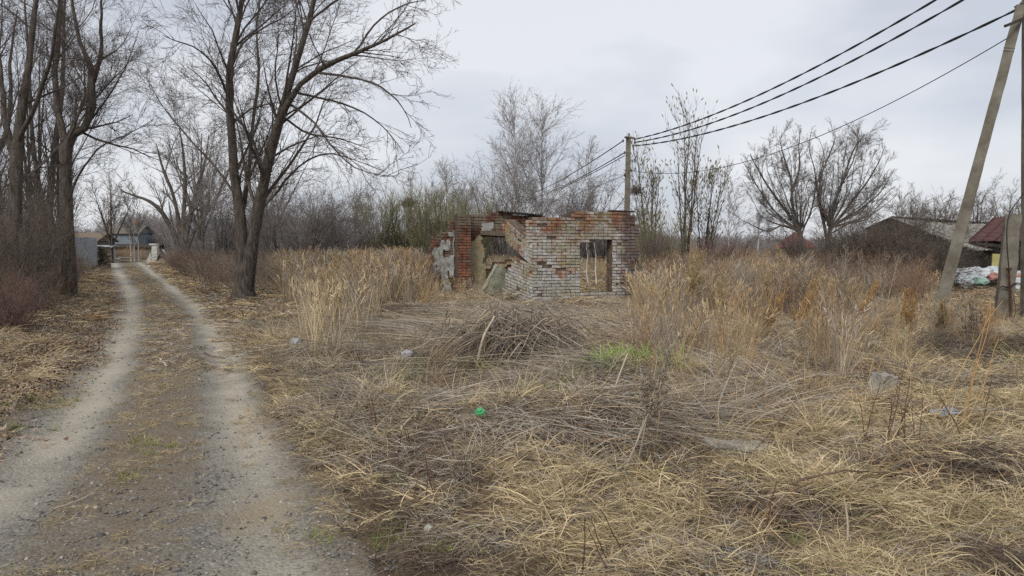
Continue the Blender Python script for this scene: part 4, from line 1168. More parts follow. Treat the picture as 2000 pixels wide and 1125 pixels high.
# far wood along the skyline
def far_proto(seed, style):
    Hh = 6.0
    if style == 0:
        st = auto_stems(Hh, 1, .05, .09); sp_ = [dict(n=22, t0=.15, t1=.98, a0=.4, a1=.8, lf=.34, K=4, up=.08, wig=.1, rr=.5, S=3), dict(n=8, t0=.15, t1=1, a0=.4, a1=.9, lf=.5, K=3, up=.05, wig=.14, rr=.7, S=3)]
    else:
        st = auto_stems(Hh, 9, .3, .06); sp_ = [dict(n=9, t0=.1, t1=.98, a0=.3, a1=.8, lf=.4, K=4, up=.08, wig=.1, rr=.6, S=3), dict(n=7, t0=.15, t1=1, a0=.4, a1=.9, lf=.5, K=3, up=.05, wig=.14, rr=.7, S=3)]
    sets = [(np.stack([s[0] for s in st]), np.stack([s[1] for s in st]), 4)] + levels(st, sp_, .016)
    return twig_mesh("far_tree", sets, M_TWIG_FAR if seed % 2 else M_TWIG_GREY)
protos = [far_proto(i, i % 2) for i in range(6)]
n = 4200
Y = rng.uniform(64, 150, n); pxs = rng.uniform(-400, 2450, n)
Xf = (pxs - CX) / FPX * Y
okm = ~((pxs > 140) & (pxs < 345) & (Y < 84))
low = np.where(pxs < 620, .80, np.where(pxs < 1000, .62, np.where(pxs < 1300, .58, .52))) * (.85 + .3 * vnoise(pxs, 0 * pxs, 90, 77))
sc_ = rng.uniform(.45, 1.0, n) * low * (Y / 80) ** .5
scv = np.stack([sc_ * 1.5, sc_ * 1.5, sc_], 1)
P = np.stack([Xf, Y, np.zeros(n) - .1], 1)[okm]
sc_ = scv
scatter("far_wood", "grey bare wood along the skyline", "wood", P, np.stack([0 * Y, 0 * Y, rng.random(n) * 6.28], 1)[okm], sc_[okm], rng.integers(0, 6, n)[okm], protos)

# ------------------------------------------------------------------ poles and wires
def concrete():
    m, nd, lk, b = new_mat("pole_concrete")
    tc = N(nd, "ShaderNodeTexCoord")
    n1 = N(nd, "ShaderNodeTexNoise", Scale=3.0, Detail=6.0, Roughness=.65); n2 = N(nd, "ShaderNodeTexNoise", Scale=40.0, Detail=4.0); v = N(nd, "ShaderNodeTexVoronoi", Scale=16.0)
    for n in (n1, n2, v): lk.new(tc.outputs["Object"], n.inputs["Vector"])
    r = ramp(nd, [(.3, (.095, .082, .062)), (.5, (.16, .143, .115)), (.7, (.225, .205, .17))]); lk.new(n1.outputs["Fac"], r.inputs["Fac"])
    r2 = ramp(nd, [(.03, (.35, .33, .30)), (.14, (1, 1, 1))]); lk.new(v.outputs["Distance"], r2.inputs["Fac"])
    mx = N(nd, "ShaderNodeMixRGB", blend_type='MULTIPLY'); mx.inputs["Fac"].default_value = .8
    lk.new(r.outputs["Color"], mx.inputs["Color1"]); lk.new(r2.outputs["Color"], mx.inputs["Color2"]); lk.new(mx.outputs["Color"], b.inputs["Base Color"])
    bp = N(nd, "ShaderNodeBump", Strength=.5, Distance=.01); lk.new(n2.outputs["Fac"], bp.inputs["Height"]); lk.new(bp.outputs["Normal"], b.inputs["Normal"])
    return m
M_CONC = concrete()
M_STEEL = noisy("dark_steel", (.03, .027, .025), (.075, .06, .05), 12, .7, .3, 40)
M_RUST = noisy("rusty_steel", (.05, .025, .018), (.13, .06, .035), 14, .9, .6, 50)
M_CABLE = noisy("cable_sheath", (.018, .018, .02), (.04, .04, .045), 20, .6)
M_INS = noisy("insulator_glaze", (.05, .035, .03), (.10, .08, .07), 8, .3, spec=.5)

def trapez(a, b, w1, w2, facing, rough=.004, seg=26, notch=None, seed=1):
    """Tapered concrete pole of trapezoid section from a to b; facing = direction of its wide face."""
    a, b = np.asarray(a, float), np.asarray(b, float); t = (b - a) / np.linalg.norm(b - a)
    f = np.asarray(facing, float); f = f - t * (f @ t); f /= np.linalg.norm(f); s = np.cross(t, f)
    mb = MB(); rings = []
    prof = [(-.50, .44), (-.44, .5), (.44, .5), (.50, .44), (.40, -.44), (.34, -.5), (-.34, -.5), (-.40, -.44)]
    V = []
    for k in range(seg + 1):
        q = k / seg; w = w1 + (w2 - w1) * q; c = a + (b - a) * q
        for j, (x, y) in enumerate(prof):
            dn = rough * (float(vnoise(j * 3.1 + k * .9, k * 1.7, 1.0, seed)) + float(vnoise(k * .31, j * 5, 1, seed + 1)))
            V.append(c + s * (x * w + dn) + f * (y * w + dn))
    n = len(prof); F = [(k * n + j, k * n + (j + 1) % n, (k + 1) * n + (j + 1) % n, (k + 1) * n + j) for k in range(seg) for j in range(n)]
    F += [tuple(range(n))[::-1], tuple(seg * n + j for j in range(n))]
    mb.add(V, F); return mb

def cable(name, label, a, b, sag, r, group=None, twist=False, n=40):
    a, b = np.asarray(a, float), np.asarray(b, float); t = np.linspace(0, 1, n)[:, None]
    p = a + (b - a) * t; p[:, 2] -= (4 * sag * t * (1 - t))[:, 0]
    root = a
    if twist:
        mb = MB(); tt = np.linspace(0, 1, 220)[:, None]; q = a + (b - a) * tt; q[:, 2] -= (4 * sag * tt * (1 - tt))[:, 0]
        for ph in (0, math.pi):
            w = tt[:, 0] * np.linalg.norm(b - a) * 2 * math.pi / 1.5 + ph
            off = np.stack([np.cos(w) * .3, np.cos(w) * .3, np.sin(w)], 1) * r * .55
            mb.tube(q + off, r * .62, 5)
        o_ = mb.build(name, M_CABLE, smooth=True)
    else:
        mb = MB(); mb.tube(p, r, 5); o_ = mb.build(name, M_CABLE, smooth=True)
    return tag(o_, label, "wire", group)

DP = 14.8
pb = at(2010, 640, DP); pb[2] = float(h(pb[0], pb[1])) - .3
pt = at(2009, -175, DP)
rp_ = thing("power_pole", "upright concrete power pole cut by the right border of the picture", "pole", pb)
trapez(np.zeros(3), pt - pb, .25, .17, (0, -1, 0), seed=3).build("shaft", M_CONC, rp_)
def rel(p): return np.asarray(p, float) - pb
m_ = MB(); a_, b_ = at(1963, 51, DP - .5), at(2045, 18, DP - .3); m_.beam(rel(a_), rel(b_), .05, .05); m_.build("crossarm", M_STEEL, rp_)
m_ = MB(); a_, b_ = at(1984, 16, DP - .2), at(2030, -2, DP - .2); m_.beam(rel(a_), rel(b_), .06, .09); m_.build("bracket", M_STEEL, rp_)
for px, py in ((1996, 12), (2003, -75), (2003, -110)):
    c = rel(at(px, py, DP - .16)); m_ = MB(); m_.tube([c + [0, 0, -.05], c + [0, 0, .01], c + [0, 0, .06], c + [0, 0, .09]], [.02, .045, .04, .015], 8); m_.build("insulator", M_INS, rp_, smooth=True)

sb = at(1823, 640, DP - .2); sb[2] = float(h(sb[0], sb[1])) - .25
st_ = at(1994, 12, DP - .25)
lp = thing("brace_pole", "leaning concrete brace pole propped against the power pole on the right", "pole", sb)
trapez(np.zeros(3), st_ - sb, .235, .155, (-.55, -.83, 0), rough=.006, seed=5).build("shaft", M_CONC, lp)
for q in (.863, .872):
    c = (st_ - sb) * q; w = .235 + (.155 - .235) * q
    t = (st_ - sb) / np.linalg.norm(st_ - sb); f = np.array([-.55, -.83, 0]); f -= t * (f @ t); f /= np.linalg.norm(f); s_ = np.cross(t, f)
    ring = [c + s_ * x * w * 1.05 + f * y * w * 1.05 for x, y in ((-.5, .5), (.5, .5), (.42, -.5), (-.42, -.5), (-.5, .5))]
    m_ = MB(); m_.tube(ring, .006, 5); m_.build("wire_tie", M_CONC, lp)

# short broken post with the rusty rod and its cable
pb2 = gnd(1956, 634); D2 = pb2[1]
pt2 = at(1977, 419, D2)
bp_ = thing("concrete_post", "short cracked concrete post stub beside the leaning brace pole", "post", pb2)
trapez(np.array([0, 0, -.2]), pt2 - pb2, .285, .245, (-.35, -.94, 0), rough=.012, seed=8, seg=16).build("shaft", M_CONC, bp_)
cr = at(1956, 563, D2) - pb2; m_ = MB()
zz_ = [cr + np.array([-.16 + .07 * k, -.165 + .01 * math.sin(k * 2.1), .03 * math.sin(k * 1.7) + .018 * k]) for k in range(6)]
m_.tube(zz_, [.004, .012, .016, .014, .02, .006], 5); m_.build("crack", M_WOOD_CHAR, bp_)
ra, rb = gnd(1977, 636), at(1970, 526, D2 - .25)
rod = MB(); rod.tube([np.zeros(3) - [0, 0, .2], (rb - ra) * .5, rb - ra], [.022, .02, .02], 7); rod.box(rb - ra, (.07, .05, .05))
tag(rod.build("rusty_rod", M_RUST, loc=ra), "rusty steel rod stuck in the ground beside the post stub", "rod")
cpts = [at(1971, 532, D2 - .28), at(1967, 480, D2 - .3), at(1967, 440, D2 - .3), at(1974, 412, D2 - .2), at(1990, 390, D2 + .05), at(2006, 368, D2 + .12)]
q, _ = spline(cpts, [0] * 6, 24); mb = MB(); mb.tube(q, .010, 6); tag(mb.build("black_cable", M_CABLE, smooth=True), "black cable looping from the rusty rod up to the power pole", "cable")
cpts = [at(1971, 555, D2 - .26), at(1981, 585, D2 - .3), at(1983, 610, D2 - .3), at(1978, 630, D2 - .3)]
q, _ = spline(cpts, [0] * 4, 14); mb = MB(); mb.tube(q, .005, 5); tag(mb.build("thin_wire", M_CABLE, smooth=True), "thin loose wire hanging in a loop beside the rusty rod", "wire")

# far pole behind the ruin
DF = 31.0
fb = at(1223, 530, DF); fb[2] = 0.0; ft = at(1228, 267, DF)
fp = thing("power_pole", "concrete power pole standing behind the right half of the ruin", "pole", fb)
trapez(np.array([0, 0, -.3]), ft - fb, .27, .19, (-.3, -.95, 0), seed=11).build("shaft", M_CONC, fp)
def relf(p): return np.asarray(p, float) - fb
m_ = MB(); m_.beam(relf(at(1221, 268, DF - .15)), relf(at(1239, 270, DF + .1)), .10, .06); m_.build("crossarm", M_STEEL, fp)
HOOKS = {}
for nm, px, py in (("r1", 1240, 272), ("r2", 1240, 278), ("r3", 1237, 285), ("l1", 1217, 275), ("r4", 1233, 333), ("l2", 1220, 298), ("l4", 1220, 342)):
    p = at(px, py, DF - .12); HOOKS[nm] = p; pr = relf(p)
    m_ = MB(); m_.tube([pr + [0, 0, -.06], pr + [0, 0, -.01], pr + [0, 0, .04], pr + [0, 0, .06]], [.02, .04, .035, .012], 7); m_.build("insulator", M_INS, fp, smooth=True)
m_ = MB(); m_.tube([relf(at(1227, 267, DF)), relf(at(1227, 261, DF))], .012, 5); m_.build("spike", M_STEEL, fp)

cable("power_line", "top twisted power line running from the far pole out over the picture top", HOOKS["r1"], at(2003, -108, DP - .16), .52, .026, "power lines over the field", True)
cable("power_line", "second twisted power line from the top between the two poles", HOOKS["r2"], at(2003, -73, DP - .16), .58, .026, "power lines over the field", True)
cable("power_line", "third twisted power line from the top ending at the right border pole", HOOKS["r3"], at(1996, 14, DP - .16), .50, .026, "power lines over the field", True)
cable("power_line", "lowest thin wire sagging deeply between the two poles", HOOKS["r4"], at(1972, 72, DP - .25), .95, .010, "power lines over the field")
DB = 78
bb = foot(1000, DB); bt = at(1000, 384, DB)
bpol = thing("power_pole", "distant power pole mostly hidden in the willow behind the ruin", "pole", bb)
trapez(np.array([0, 0, -.3]), bt - bb, .25, .18, (0, -1, 0), seed=12).build("shaft", M_CONC, bpol)
cable("power_line", "upper power line running left from the far pole into the trees", HOOKS["l1"], at(1001, 388, DB), .45, .022, "power lines behind the ruin")
cable("power_line", "middle power line running left from the far pole into the trees", HOOKS["l2"], at(1001, 394, DB), .45, .022, "power lines behind the ruin")
cable("power_line", "power line just below the middle one left of the far pole", HOOKS["l2"] + [0, 0, -.12], at(999, 397, DB), .42, .018, "power lines behind the ruin")
cable("power_line", "lowest thin line running left from the far pole into the trees", HOOKS["l4"], at(1000, 410, DB), .3, .012, "power lines behind the ruin")

# ------------------------------------------------------------------ sheds on the right
M_SLATE = noisy("weathered_slate", (.19, .178, .16), (.31, .295, .265), 5, .95, .5, 30, stretch=(2, 2, 2))
M_MAROON = noisy("maroon_metal", (.050, .022, .021), (.080, .034, .031), 5, .75, .15, 20, spec=.2, c3=(.115, .06, .046), lo=.3, hi=.7)
M_BOARD = noisy("black_boards", (.022, .019, .017), (.075, .063, .054), 6, .95, .6, 30, stretch=(6, 6, .7))
M_BOARD_G = noisy("grey_boards", (.09, .08, .068), (.20, .18, .155), 6, .95, .6, 30, stretch=(6, 6, .7))

def roof_strips(parent, a, b, dn, n, mat, name, th=.03, wave=.02, gap=.01, sagf=None):
    """Sheets side by side from ridge edge a-b running down by vector dn."""
    a, b, dn = (np.asarray(q, float) for q in (a, b, dn)); nrm = np.cross(b - a, dn); nrm /= np.linalg.norm(nrm)
    if nrm[2] < 0: nrm = -nrm
    for k in range(n):
        p0 = a + (b - a) * (k / n) ; p1 = a + (b - a) * ((k + 1) / n - gap / n)
        mb = MB(); lift = nrm * (.012 * (k % 2) + rng.random() * .006)
        V = []
        nu = 7
        for j in (0, 1):
            for i in range(nu):
                s = i / (nu - 1); q = p0 + (p1 - p0) * s + dn * (j * (1 + rng.normal() * .0) ) + nrm * wave * math.cos(s * math.pi * 4) + lift
                if sagf is not None: q = q + np.array([0, 0, sagf(k / n + s / n, j)])
                V.append(q)
        V = V + [v - nrm * th for v in V]; F = []
        for i in range(nu - 1):
            F += [(i, i + 1, nu + i + 1, nu + i), (2 * nu + i + 1, 2 * nu + i, 3 * nu + i, 3 * nu + i + 1), (i, 2 * nu + i, 2 * nu + i + 1, i + 1), (nu + i, nu + i + 1, 3 * nu + i + 1, 3 * nu + i)]
        F += [(0, nu, 3 * nu, 2 * nu), (nu - 1, 3 * nu - 1, 4 * nu - 1, 2 * nu - 1)]
        mb.add(V, F); mb.build(name, mat, parent)

def plank_wall(parent, a, b, ztop0, ztop1, z0, n, mat, th=.04):
    a, b = np.asarray(a, float), np.asarray(b, float)
    d = (b - a) / np.linalg.norm(b - a); L_ = np.linalg.norm(b - a); R = np.array([[d[0], -d[1], 0], [d[1], d[0], 0], [0, 0, 1]])
    for k in range(n):
        s = (k + .5) / n; zt = ztop0 + (ztop1 - ztop0) * s - rng.random() * .03; z_ = z0 - rng.random() * .02
        c = a + (b - a) * s; mb = MB(); mb.box((c[0], c[1], (zt + z_) / 2), (L_ / n - .012, th + rng.random() * .015, zt - z_), 0, R)
        mb.build("plank", mat, parent)

GZ = .05
apex = at(1742, 425, 30); low = at(1910, 489, 26.8); rend = at(1930, 437, 32.8)
rend2 = rend.copy()
shed = thing("grey_shed", "low shed of dark boards with a sagging weathered grey slate roof behind the leaning pole", "shed")
dn = low - apex
roof_strips(shed, apex + (rend - apex) * -.02, rend, dn, 13, M_SLATE, "roof_sheet", .02, .018, .0, lambda s, j: -.08 * math.sin(s * 3.1) + (.05 * math.sin(s * 9) if j else 0))
back = np.array([-(low - apex)[0] * .35, -(low - apex)[1] * .35, (low - apex)[2] * .35])
roof_strips(shed, apex + (rend - apex) * -.02, rend, back, 6, M_SLATE, "roof_sheet", .02, .018, .0)
mid_ = (apex + low) / 2
plank_wall(shed, (apex + back * .92)[:2].tolist() + [0], apex[:2].tolist() + [0], (apex + back * .92)[2] - .06, apex[2] - .06, GZ, 10, M_BOARD)
plank_wall(shed, apex[:2].tolist() + [0], (apex + dn * .95)[:2].tolist() + [0], apex[2] - .06, (apex + dn * .95)[2] - .06, GZ, 14, M_BOARD)
lo2 = apex + dn * .95; lo3 = lo2 + (rend - apex)
plank_wall(shed, lo2[:2].tolist() + [0], lo3[:2].tolist() + [0], lo2[2] - .08, lo3[2] - .08, GZ, 22, M_BOARD)
m_ = MB(); m_.beam(apex + [-.03, -.02, .03], rend + [0, 0, .03], .10, .05); m_.build("ridge_cap", M_BOARD, shed)

# maroon roofed shed
e0, e1 = at(1893, 471, 27.5), at(2040, 487, 25.6)
r0, r1 = at(1944, 424, 29.6), at(2120, 420, 27.6)
shed2 = thing("maroon_shed", "dark board shed with a maroon sheet metal roof cut by the right border", "shed")
roof_strips(shed2, r0, r1, e0 - r0, 7, M_MAROON, "roof_sheet", .015, .004, .0)
for k in range(8):
    s = k / 7; a_ = r0 + (r1 - r0) * s + [0, 0, .03]; m_ = MB(); m_.beam(a_, a_ + (e0 - r0) * 1.0, .03, .035); m_.build("seam", M_MAROON, shed2)
w0 = e0 + (r0 - e0) * .10 + (r1 - r0) * .06; w1 = w0 + (r1 - r0) * 1.0
plank_wall(shed2, [w0[0], w0[1], 0], [w1[0], w1[1], 0], w0[2] - .06, w1[2] - .06, GZ, 20, M_BOARD)
rb0 = r0 + (r0 - e0) * np.array([.85, .85, -1.0])
plank_wall(shed2, [w0[0], w0[1], 0], [r0[0] + .1, r0[1], 0], w0[2] - .06, r0[2] - .08, GZ, 10, M_BOARD)
m_ = MB(); m_.beam(e0 + [.05, .1, -.05], e1 + [0, .1, -.05], .05, .10); m_.build("fascia", M_BOARD, shed2)
m_ = MB(); c = at(1910, 505, w0[1] - .12); m_.beam([c[0], c[1], GZ], [c[0], c[1], w0[2] - .05], .22, .12); m_.build("corner_post", M_BOARD_G, shed2)
M_YEL = noisy("yellow_board", (.30, .27, .10), (.42, .38, .17), 4, .8, .2, 20)
c = at(1947, 511, 26.2); m_ = MB(); m_.box((0, 0, 0), (.30, .03, .53)); yb = m_.build("yellow_board", M_YEL, bevel=.006, loc=c); yb.rotation_euler = (-.05, .03, -.3)
tag(yb, "faded yellow upright board leaning on the maroon shed", "board")

def crumple(label, p, s, mat, seed, group=None, cat="sack", name="plastic_sack", sub=3, flat=.55):
    o_ = lump(name, p, (s * rng.uniform(1.0, 1.5), s * rng.uniform(.8, 1.2), s * rng.uniform(flat, flat * 1.5)), mat, seed, .30, (0, 0, rng.random() * 6), sub, smooth=False)
    return tag(o_, label, cat, group)
M_SACK = noisy("sack_plastic", (.30, .33, .35), (.48, .51, .52), 5, .45, .8, 14, spec=.4, c3=(.58, .59, .58))
M_SACK_G = noisy("sack_green", (.18, .30, .25), (.28, .42, .34), 5, .45, .8, 14, spec=.4)
M_SACK_R = noisy("sack_red", (.30, .13, .11), (.42, .24, .20), 5, .5, .8, 14, spec=.3)
for k, (px, py, dd, s) in enumerate([(1872, 533, 24.6, .45), (1888, 531, 24.9, .5), (1905, 529, 25.1, .5), (1922, 532, 25.0, .5), (1938, 530, 25.2, .5), (1880, 545, 23.8, .5), (1900, 545, 23.9, .5), (1926, 545, 24.0, .55),
                                     (1945, 546, 23.7, .5), (1962, 540, 24.3, .5), (1980, 546, 23.6, .5), (1995, 540, 24.2, .55), (1986, 554, 23.0, .5), (1860, 542, 24.2, .4), (2012, 548, 23.8, .5), (1866, 550, 23.4, .42), (1886, 552, 23.0, .46), (1852, 536, 24.8, .45), (1954, 533, 24.9, .5), (1972, 532, 25.0, .5)]):
    p = at(px, py, dd); p[2] = max(p[2], float(h(p[0], p[1])) + .1) + .06
    crumple("crumpled pale blue plastic sack in the rubbish heap before the sheds", p - [0, 0, .06], s * .85, M_SACK, 20 + k, "pale sacks in the rubbish heap")
crumple("small green plastic bag at the front of the rubbish heap", at(1913, 551, 23.2), .32, M_SACK_G, 50)
crumple("reddish plastic sack in the rubbish heap right of the post stub", at(1988, 541, 23.4), .4, M_SACK_R, 51)
crumple("reddish plastic sack in the rubbish heap left of the post stub", at(1942, 541, 23.3), .34, M_SACK_R, 52)

# red roofed hut far off between bushes
M_REDROOF = noisy("red_roof", (.15, .05, .055), (.21, .075, .075), 4, .7)
ha = at(1553, 452, 60); hut = thing("red_roof_hut", "small distant hut with a pointed red roof beneath the round willows", "hut", (ha[0], 60, 0))
mb = MB(); zt = ha[2]; w_ = 1.25
mb.add([(-w_, -w_, zt - 1.25), (w_, -w_, zt - 1.25), (w_, w_, zt - 1.25), (-w_, w_, zt - 1.25), (0, 0, zt)], [(0, 1, 4), (1, 2, 4), (2, 3, 4), (3, 0, 4), (3, 2, 1, 0)])
mb.build("roof", M_REDROOF, hut)
mb = MB(); mb.box((0, 0, (zt - 1.25) / 2), (2.1, 2.1, zt - 1.26)); mb.build("wall", M_BOARD_G, hut)

# ------------------------------------------------------------------ yards at the end of the track
M_TIN = noisy("grey_sheet_metal", (.22, .24, .26), (.31, .335, .355), 2, .55, .1, 20, spec=.35, c3=(.36, .38, .39))
M_LIME = noisy("whitewash", (.33, .32, .29), (.52, .51, .47), 4, .95, .5, 25)
M_BLUE = noisy("blue_paint", (.15, .18, .205), (.22, .255, .28), 3, .8, .3, 20)
M_BLUER = noisy("blue_roof", (.085, .14, .20), (.13, .20, .27), 3, .7)
fa, fb_ = foot(100, 35), foot(190, 47)
fen = thing("metal_fence", "grey corrugated sheet metal fence left of the far track", "fence")
npan = 9
for k in range(npan):
    a_, b_ = fa + (fb_ - fa) * (k / npan), fa + (fb_ - fa) * ((k + .985) / npan)
    d = (b_ - a_) / np.linalg.norm(b_ - a_); nn = np.array([d[1], -d[0], 0]); zt = 1.88 + rng.normal() * .02
    V = []
    for i in range(13):
        q = a_ + (b_ - a_) * (i / 12) + nn * (.02 if (i // 2) % 2 else -.02)
        V += [(q[0], q[1], .05), (q[0], q[1], zt)]
    V += [tuple(np.array(v) - np.append(nn[:2] * .006, 0)) for v in V]
    F = []
    for i in range(12):
        F += [(2 * i, 2 * i + 2, 2 * i + 3, 2 * i + 1), (26 + 2 * i + 1, 26 + 2 * i + 3, 26 + 2 * i + 2, 26 + 2 * i), (2 * i + 1, 2 * i + 3, 26 + 2 * i + 3, 26 + 2 * i + 1)]
    mb = MB(); mb.add(V, F); mb.build("sheet", M_TIN, fen)
    mb = MB(); mb.beam(a_ - np.append(nn[:2] * .06, 0), a_ - np.append(nn[:2] * .06, 0) + [0, 0, 1.85], .06, .06); mb.build("fence_post", M_STEEL, fen)

wp = foot(196, 47.5); wood = thing("wood_pile", "stack of split firewood at the end of the sheet metal fence", "wood pile", wp)
mb = MB()
for r in range(11):
    for k in range(5):
        x = -.28 + .15 * k + rng.normal() * .02; z = .08 + r * .12; y = rng.normal() * .08
        mb.beam((x, -.5 + y, z + rng.normal() * .01), (x + rng.normal() * .04, .5 + y, z + rng.normal() * .02), .13, .10)
for r in range(12):
    z = .06 + r * .11; mb.beam((-.45 + rng.normal() * .06, -.1 + rng.normal() * .3, z), (.5 + rng.normal() * .08, -.2 + rng.normal() * .3, z + rng.normal() * .04), .10, .06)
tag(mb.build("logs", M_WOOD_OLD, wood), kind="stuff")

def house(name, label, cat, cx, D, w, dep, hw, hr, mw, mr, rz=0.0, windows=(), chimney=False):
    """Gabled house; ridge along its width."""
    t = thing(name, label, cat, foot(cx, D), rz)
    wall = MB(); wall.box((0, 0, hw / 2), (w, dep, hw)); wo = wall.build("wall", mw, t)
    rf = MB(); ov = .25
    y0, y1 = -dep / 2 - ov, dep / 2 + ov; z0 = hw - .06
    V = [(-w / 2 - ov, y0, z0), (w / 2 + ov, y0, z0), (w / 2 + ov, 0, z0 + hr), (-w / 2 - ov, 0, z0 + hr), (-w / 2 - ov, y1, z0), (w / 2 + ov, y1, z0)]
    V += [(x, y, z + .08) for x, y, z in V]
    rf.add(V, [(6, 7, 8, 9), (9, 8, 11, 10), (3, 2, 1, 0), (4, 5, 2, 3), (0, 1, 7, 6), (1, 2, 8, 7), (2, 5, 11, 8), (5, 4, 10, 11), (4, 3, 9, 10), (3, 0, 6, 9)])
    ro_ = rf.build("roof", mr, t)
    gb = MB()
    for x in (-w / 2, w / 2): gb.add([(x, -dep / 2, hw - .07), (x, dep / 2, hw - .07), (x, 0, hw + hr - .06)], [(0, 1, 2)])
    gb.build("gable", mw, t)
    for x, z, ww, wh in windows:
        mb = MB(); mb.box((x, -dep / 2 - .01, z), (ww, .04, wh)); wi = mb.build("window", M_LIME, t)
        mb = MB(); mb.box((x, -dep / 2 - .034, z), (ww * .8, .012, wh * .8)); mb.build("pane", M_BOARD, wi)
    if chimney:
        mb = MB(); mb.box((w * .2, .3, hw + hr), (.4, .4, .9)); mb.build("chimney", M_BRICK_OLD, ro_)
    return t
house("blue_house", "pale blue grey house wall beyond the birches at the track end", "house", 252, 84, 3.6, 3.0, 2.6, .9, M_BLUE, M_BOARD_G, 0, [], True)
house("low_barn", "long low dark barn behind the white trunked birches at the track end", "barn", 268, 79, 5.0, 2.5, 1.15, .3, M_BOARD_G, M_BOARD, 0)
house("white_shed", "small whitewashed shed at the track end above the wood pile", "shed", 199, 60, 1.5, 1.6, 1.25, .12, M_LIME, M_TIN, .2, [(-.2, .8, .3, .35)])
house("brown_hut", "brown roofed hut behind the sheet metal fence", "hut", 178, 64, 2.6, 2.4, 1.7, .7, M_BOARD_G, M_WOOD_OLD, -.1)
house("blue_roof_house", "house with a dark blue roof seen through twigs left of the two-stemmed tree", "house", 402, 72, 2.6, 3.0, 2.3, 1.5, M_BOARD_G, M_BLUER, .3)
pz = foot(302, 58); pil = thing("white_pillar", "weathered white masonry pillar with a sloping foot at the right of the track end", "pillar", pz)
mb = MB(); mb.beam((0, 0, -.05), (.06, 0, 1.38), .46, .5, 0, .36, .42); mb.build("shaft", M_LIME, pil, bevel=.03)
mb = MB(); mb.add([(-.62, -.26, 0), (-.2, -.26, 0), (-.2, .2, 0), (-.62, .2, 0), (-.25, -.26, .8), (-.2, -.26, .82), (-.2, .2, .82), (-.25, .2, .8)], [(3, 2, 1, 0), (0, 1, 5, 4), (1, 2, 6, 5), (2, 3, 7, 6), (3, 0, 4, 7), (4, 5, 6, 7)]); mb.build("buttress", M_LIME, pil)
mb = MB(); mb.box((-.05, 0, 1.44), (.55, .5, .14)); mb.build("cap", M_LIME, pil, bevel=.02)
sp0 = foot(325, 56); scr = thing("scrap_pile", "heap of old boards and pale scrap right of the white pillar", "scrap pile", sp0)
for k in range(16):
    mb = MB(); a_ = rng.normal(size=3) * [.4, .3, 0] + [0, 0, .08 + .05 * k]; d = np.array([rng.uniform(.5, 1), rng.normal() * .4, rng.normal() * .25]) * .6
    mb.beam(a_ - d, a_ + d, .14, .03); mb.build("board", M_WOOD_OLD if k % 3 else M_TIN, scr)
bp0 = foot(225, 62); bpl = thing("board_pile", "flat pile of bleached boards lying across the track end", "board pile", bp0)
for k in range(12):
    mb = MB(); c = np.array([rng.uniform(-1.2, 1.5), rng.normal() * .35, .05 + .03 * k]); a = rng.normal() * .25; d = np.array([math.cos(a), math.sin(a) * .6, rng.normal() * .03]) * rng.uniform(.5, 1.0)
    mb.beam(c - d, c + d, .16, .03); mb.build("board", M_LIME if k % 2 else M_BOARD_G, bpl)

# ------------------------------------------------------------------ grass, weeds and litter
def cand(dens, y0, y1, margin=1.18):
    """Random ground points in the field of view between depths y0 and y1 (points per square metre)."""
    half = CX / FPX * margin
    area = half * (y1 ** 2 - y0 ** 2)
    n = int(area * dens)
    y = np.sqrt(rng.uniform(y0 ** 2, y1 ** 2, n)); x = rng.uniform(-1, 1, n) * y * half
    return x, y

def inpoly(px, py, poly):
    poly = np.asarray(poly, float); n = len(poly); r = np.zeros(len(px), bool); j = n - 1
    for i in range(n):
        xi, yi = poly[i]; xj, yj = poly[j]
        c = ((yi > py) != (yj > py)) & (px < (xj - xi) * (py - yi) / (yj - yi + 1e-9) + xi)
        r ^= c; j = i
    return r

def in_ruin(x, y):
    c = P0[:2]; a = (x - c[0]) * A_DIR[0] + (y - c[1]) * A_DIR[1]; b = (x - c[0]) * A_OUT[0] + (y - c[1]) * A_OUT[1]
    near_a = (a > -.1) & (a < LA + .1) & (b < .1) & (b > -.5)
    u = (x - c[0]) * B_DIR[0] + (y - c[1]) * B_DIR[1]; w = (x - c[0]) * B_OUT[0] + (y - c[1]) * B_OUT[1]
    near_b = (u > -.1) & (u < 5) & (w < .1) & (w > -.45) & ((u < 1.5) | (u > 3.0))
    q = Q[:2]; a2 = (x - q[0]) * A_DIR[0] + (y - q[1]) * A_DIR[1]; b2 = (x - q[0]) * A_OUT[0] + (y - q[1]) * A_OUT[1]
    return near_a | near_b | ((a2 > -.1) & (a2 < LC) & (b2 < .45) & (b2 > -.4))

def lay_out(x, y, sc, tilt=.12, az=None, k=1, zs=None):
    n = len(x)
    P = np.stack([x, y, h(x, y) - .01], 1)
    rz = rng.random(n) * 6.283 if az is None else az + rng.normal(size=n) * .35
    rot = np.stack([rng.normal(size=n) * tilt, rng.normal(size=n) * tilt, rz], 1)
    s = rng.uniform(sc[0], sc[1], n)
    S3 = np.stack([s, s, s * (1 if zs is None else zs)], 1)
    return P, rot, S3, rng.integers(0, k, n)

def merge(ls):
    return [np.concatenate([l[i] for l in ls]) for i in range(4)]

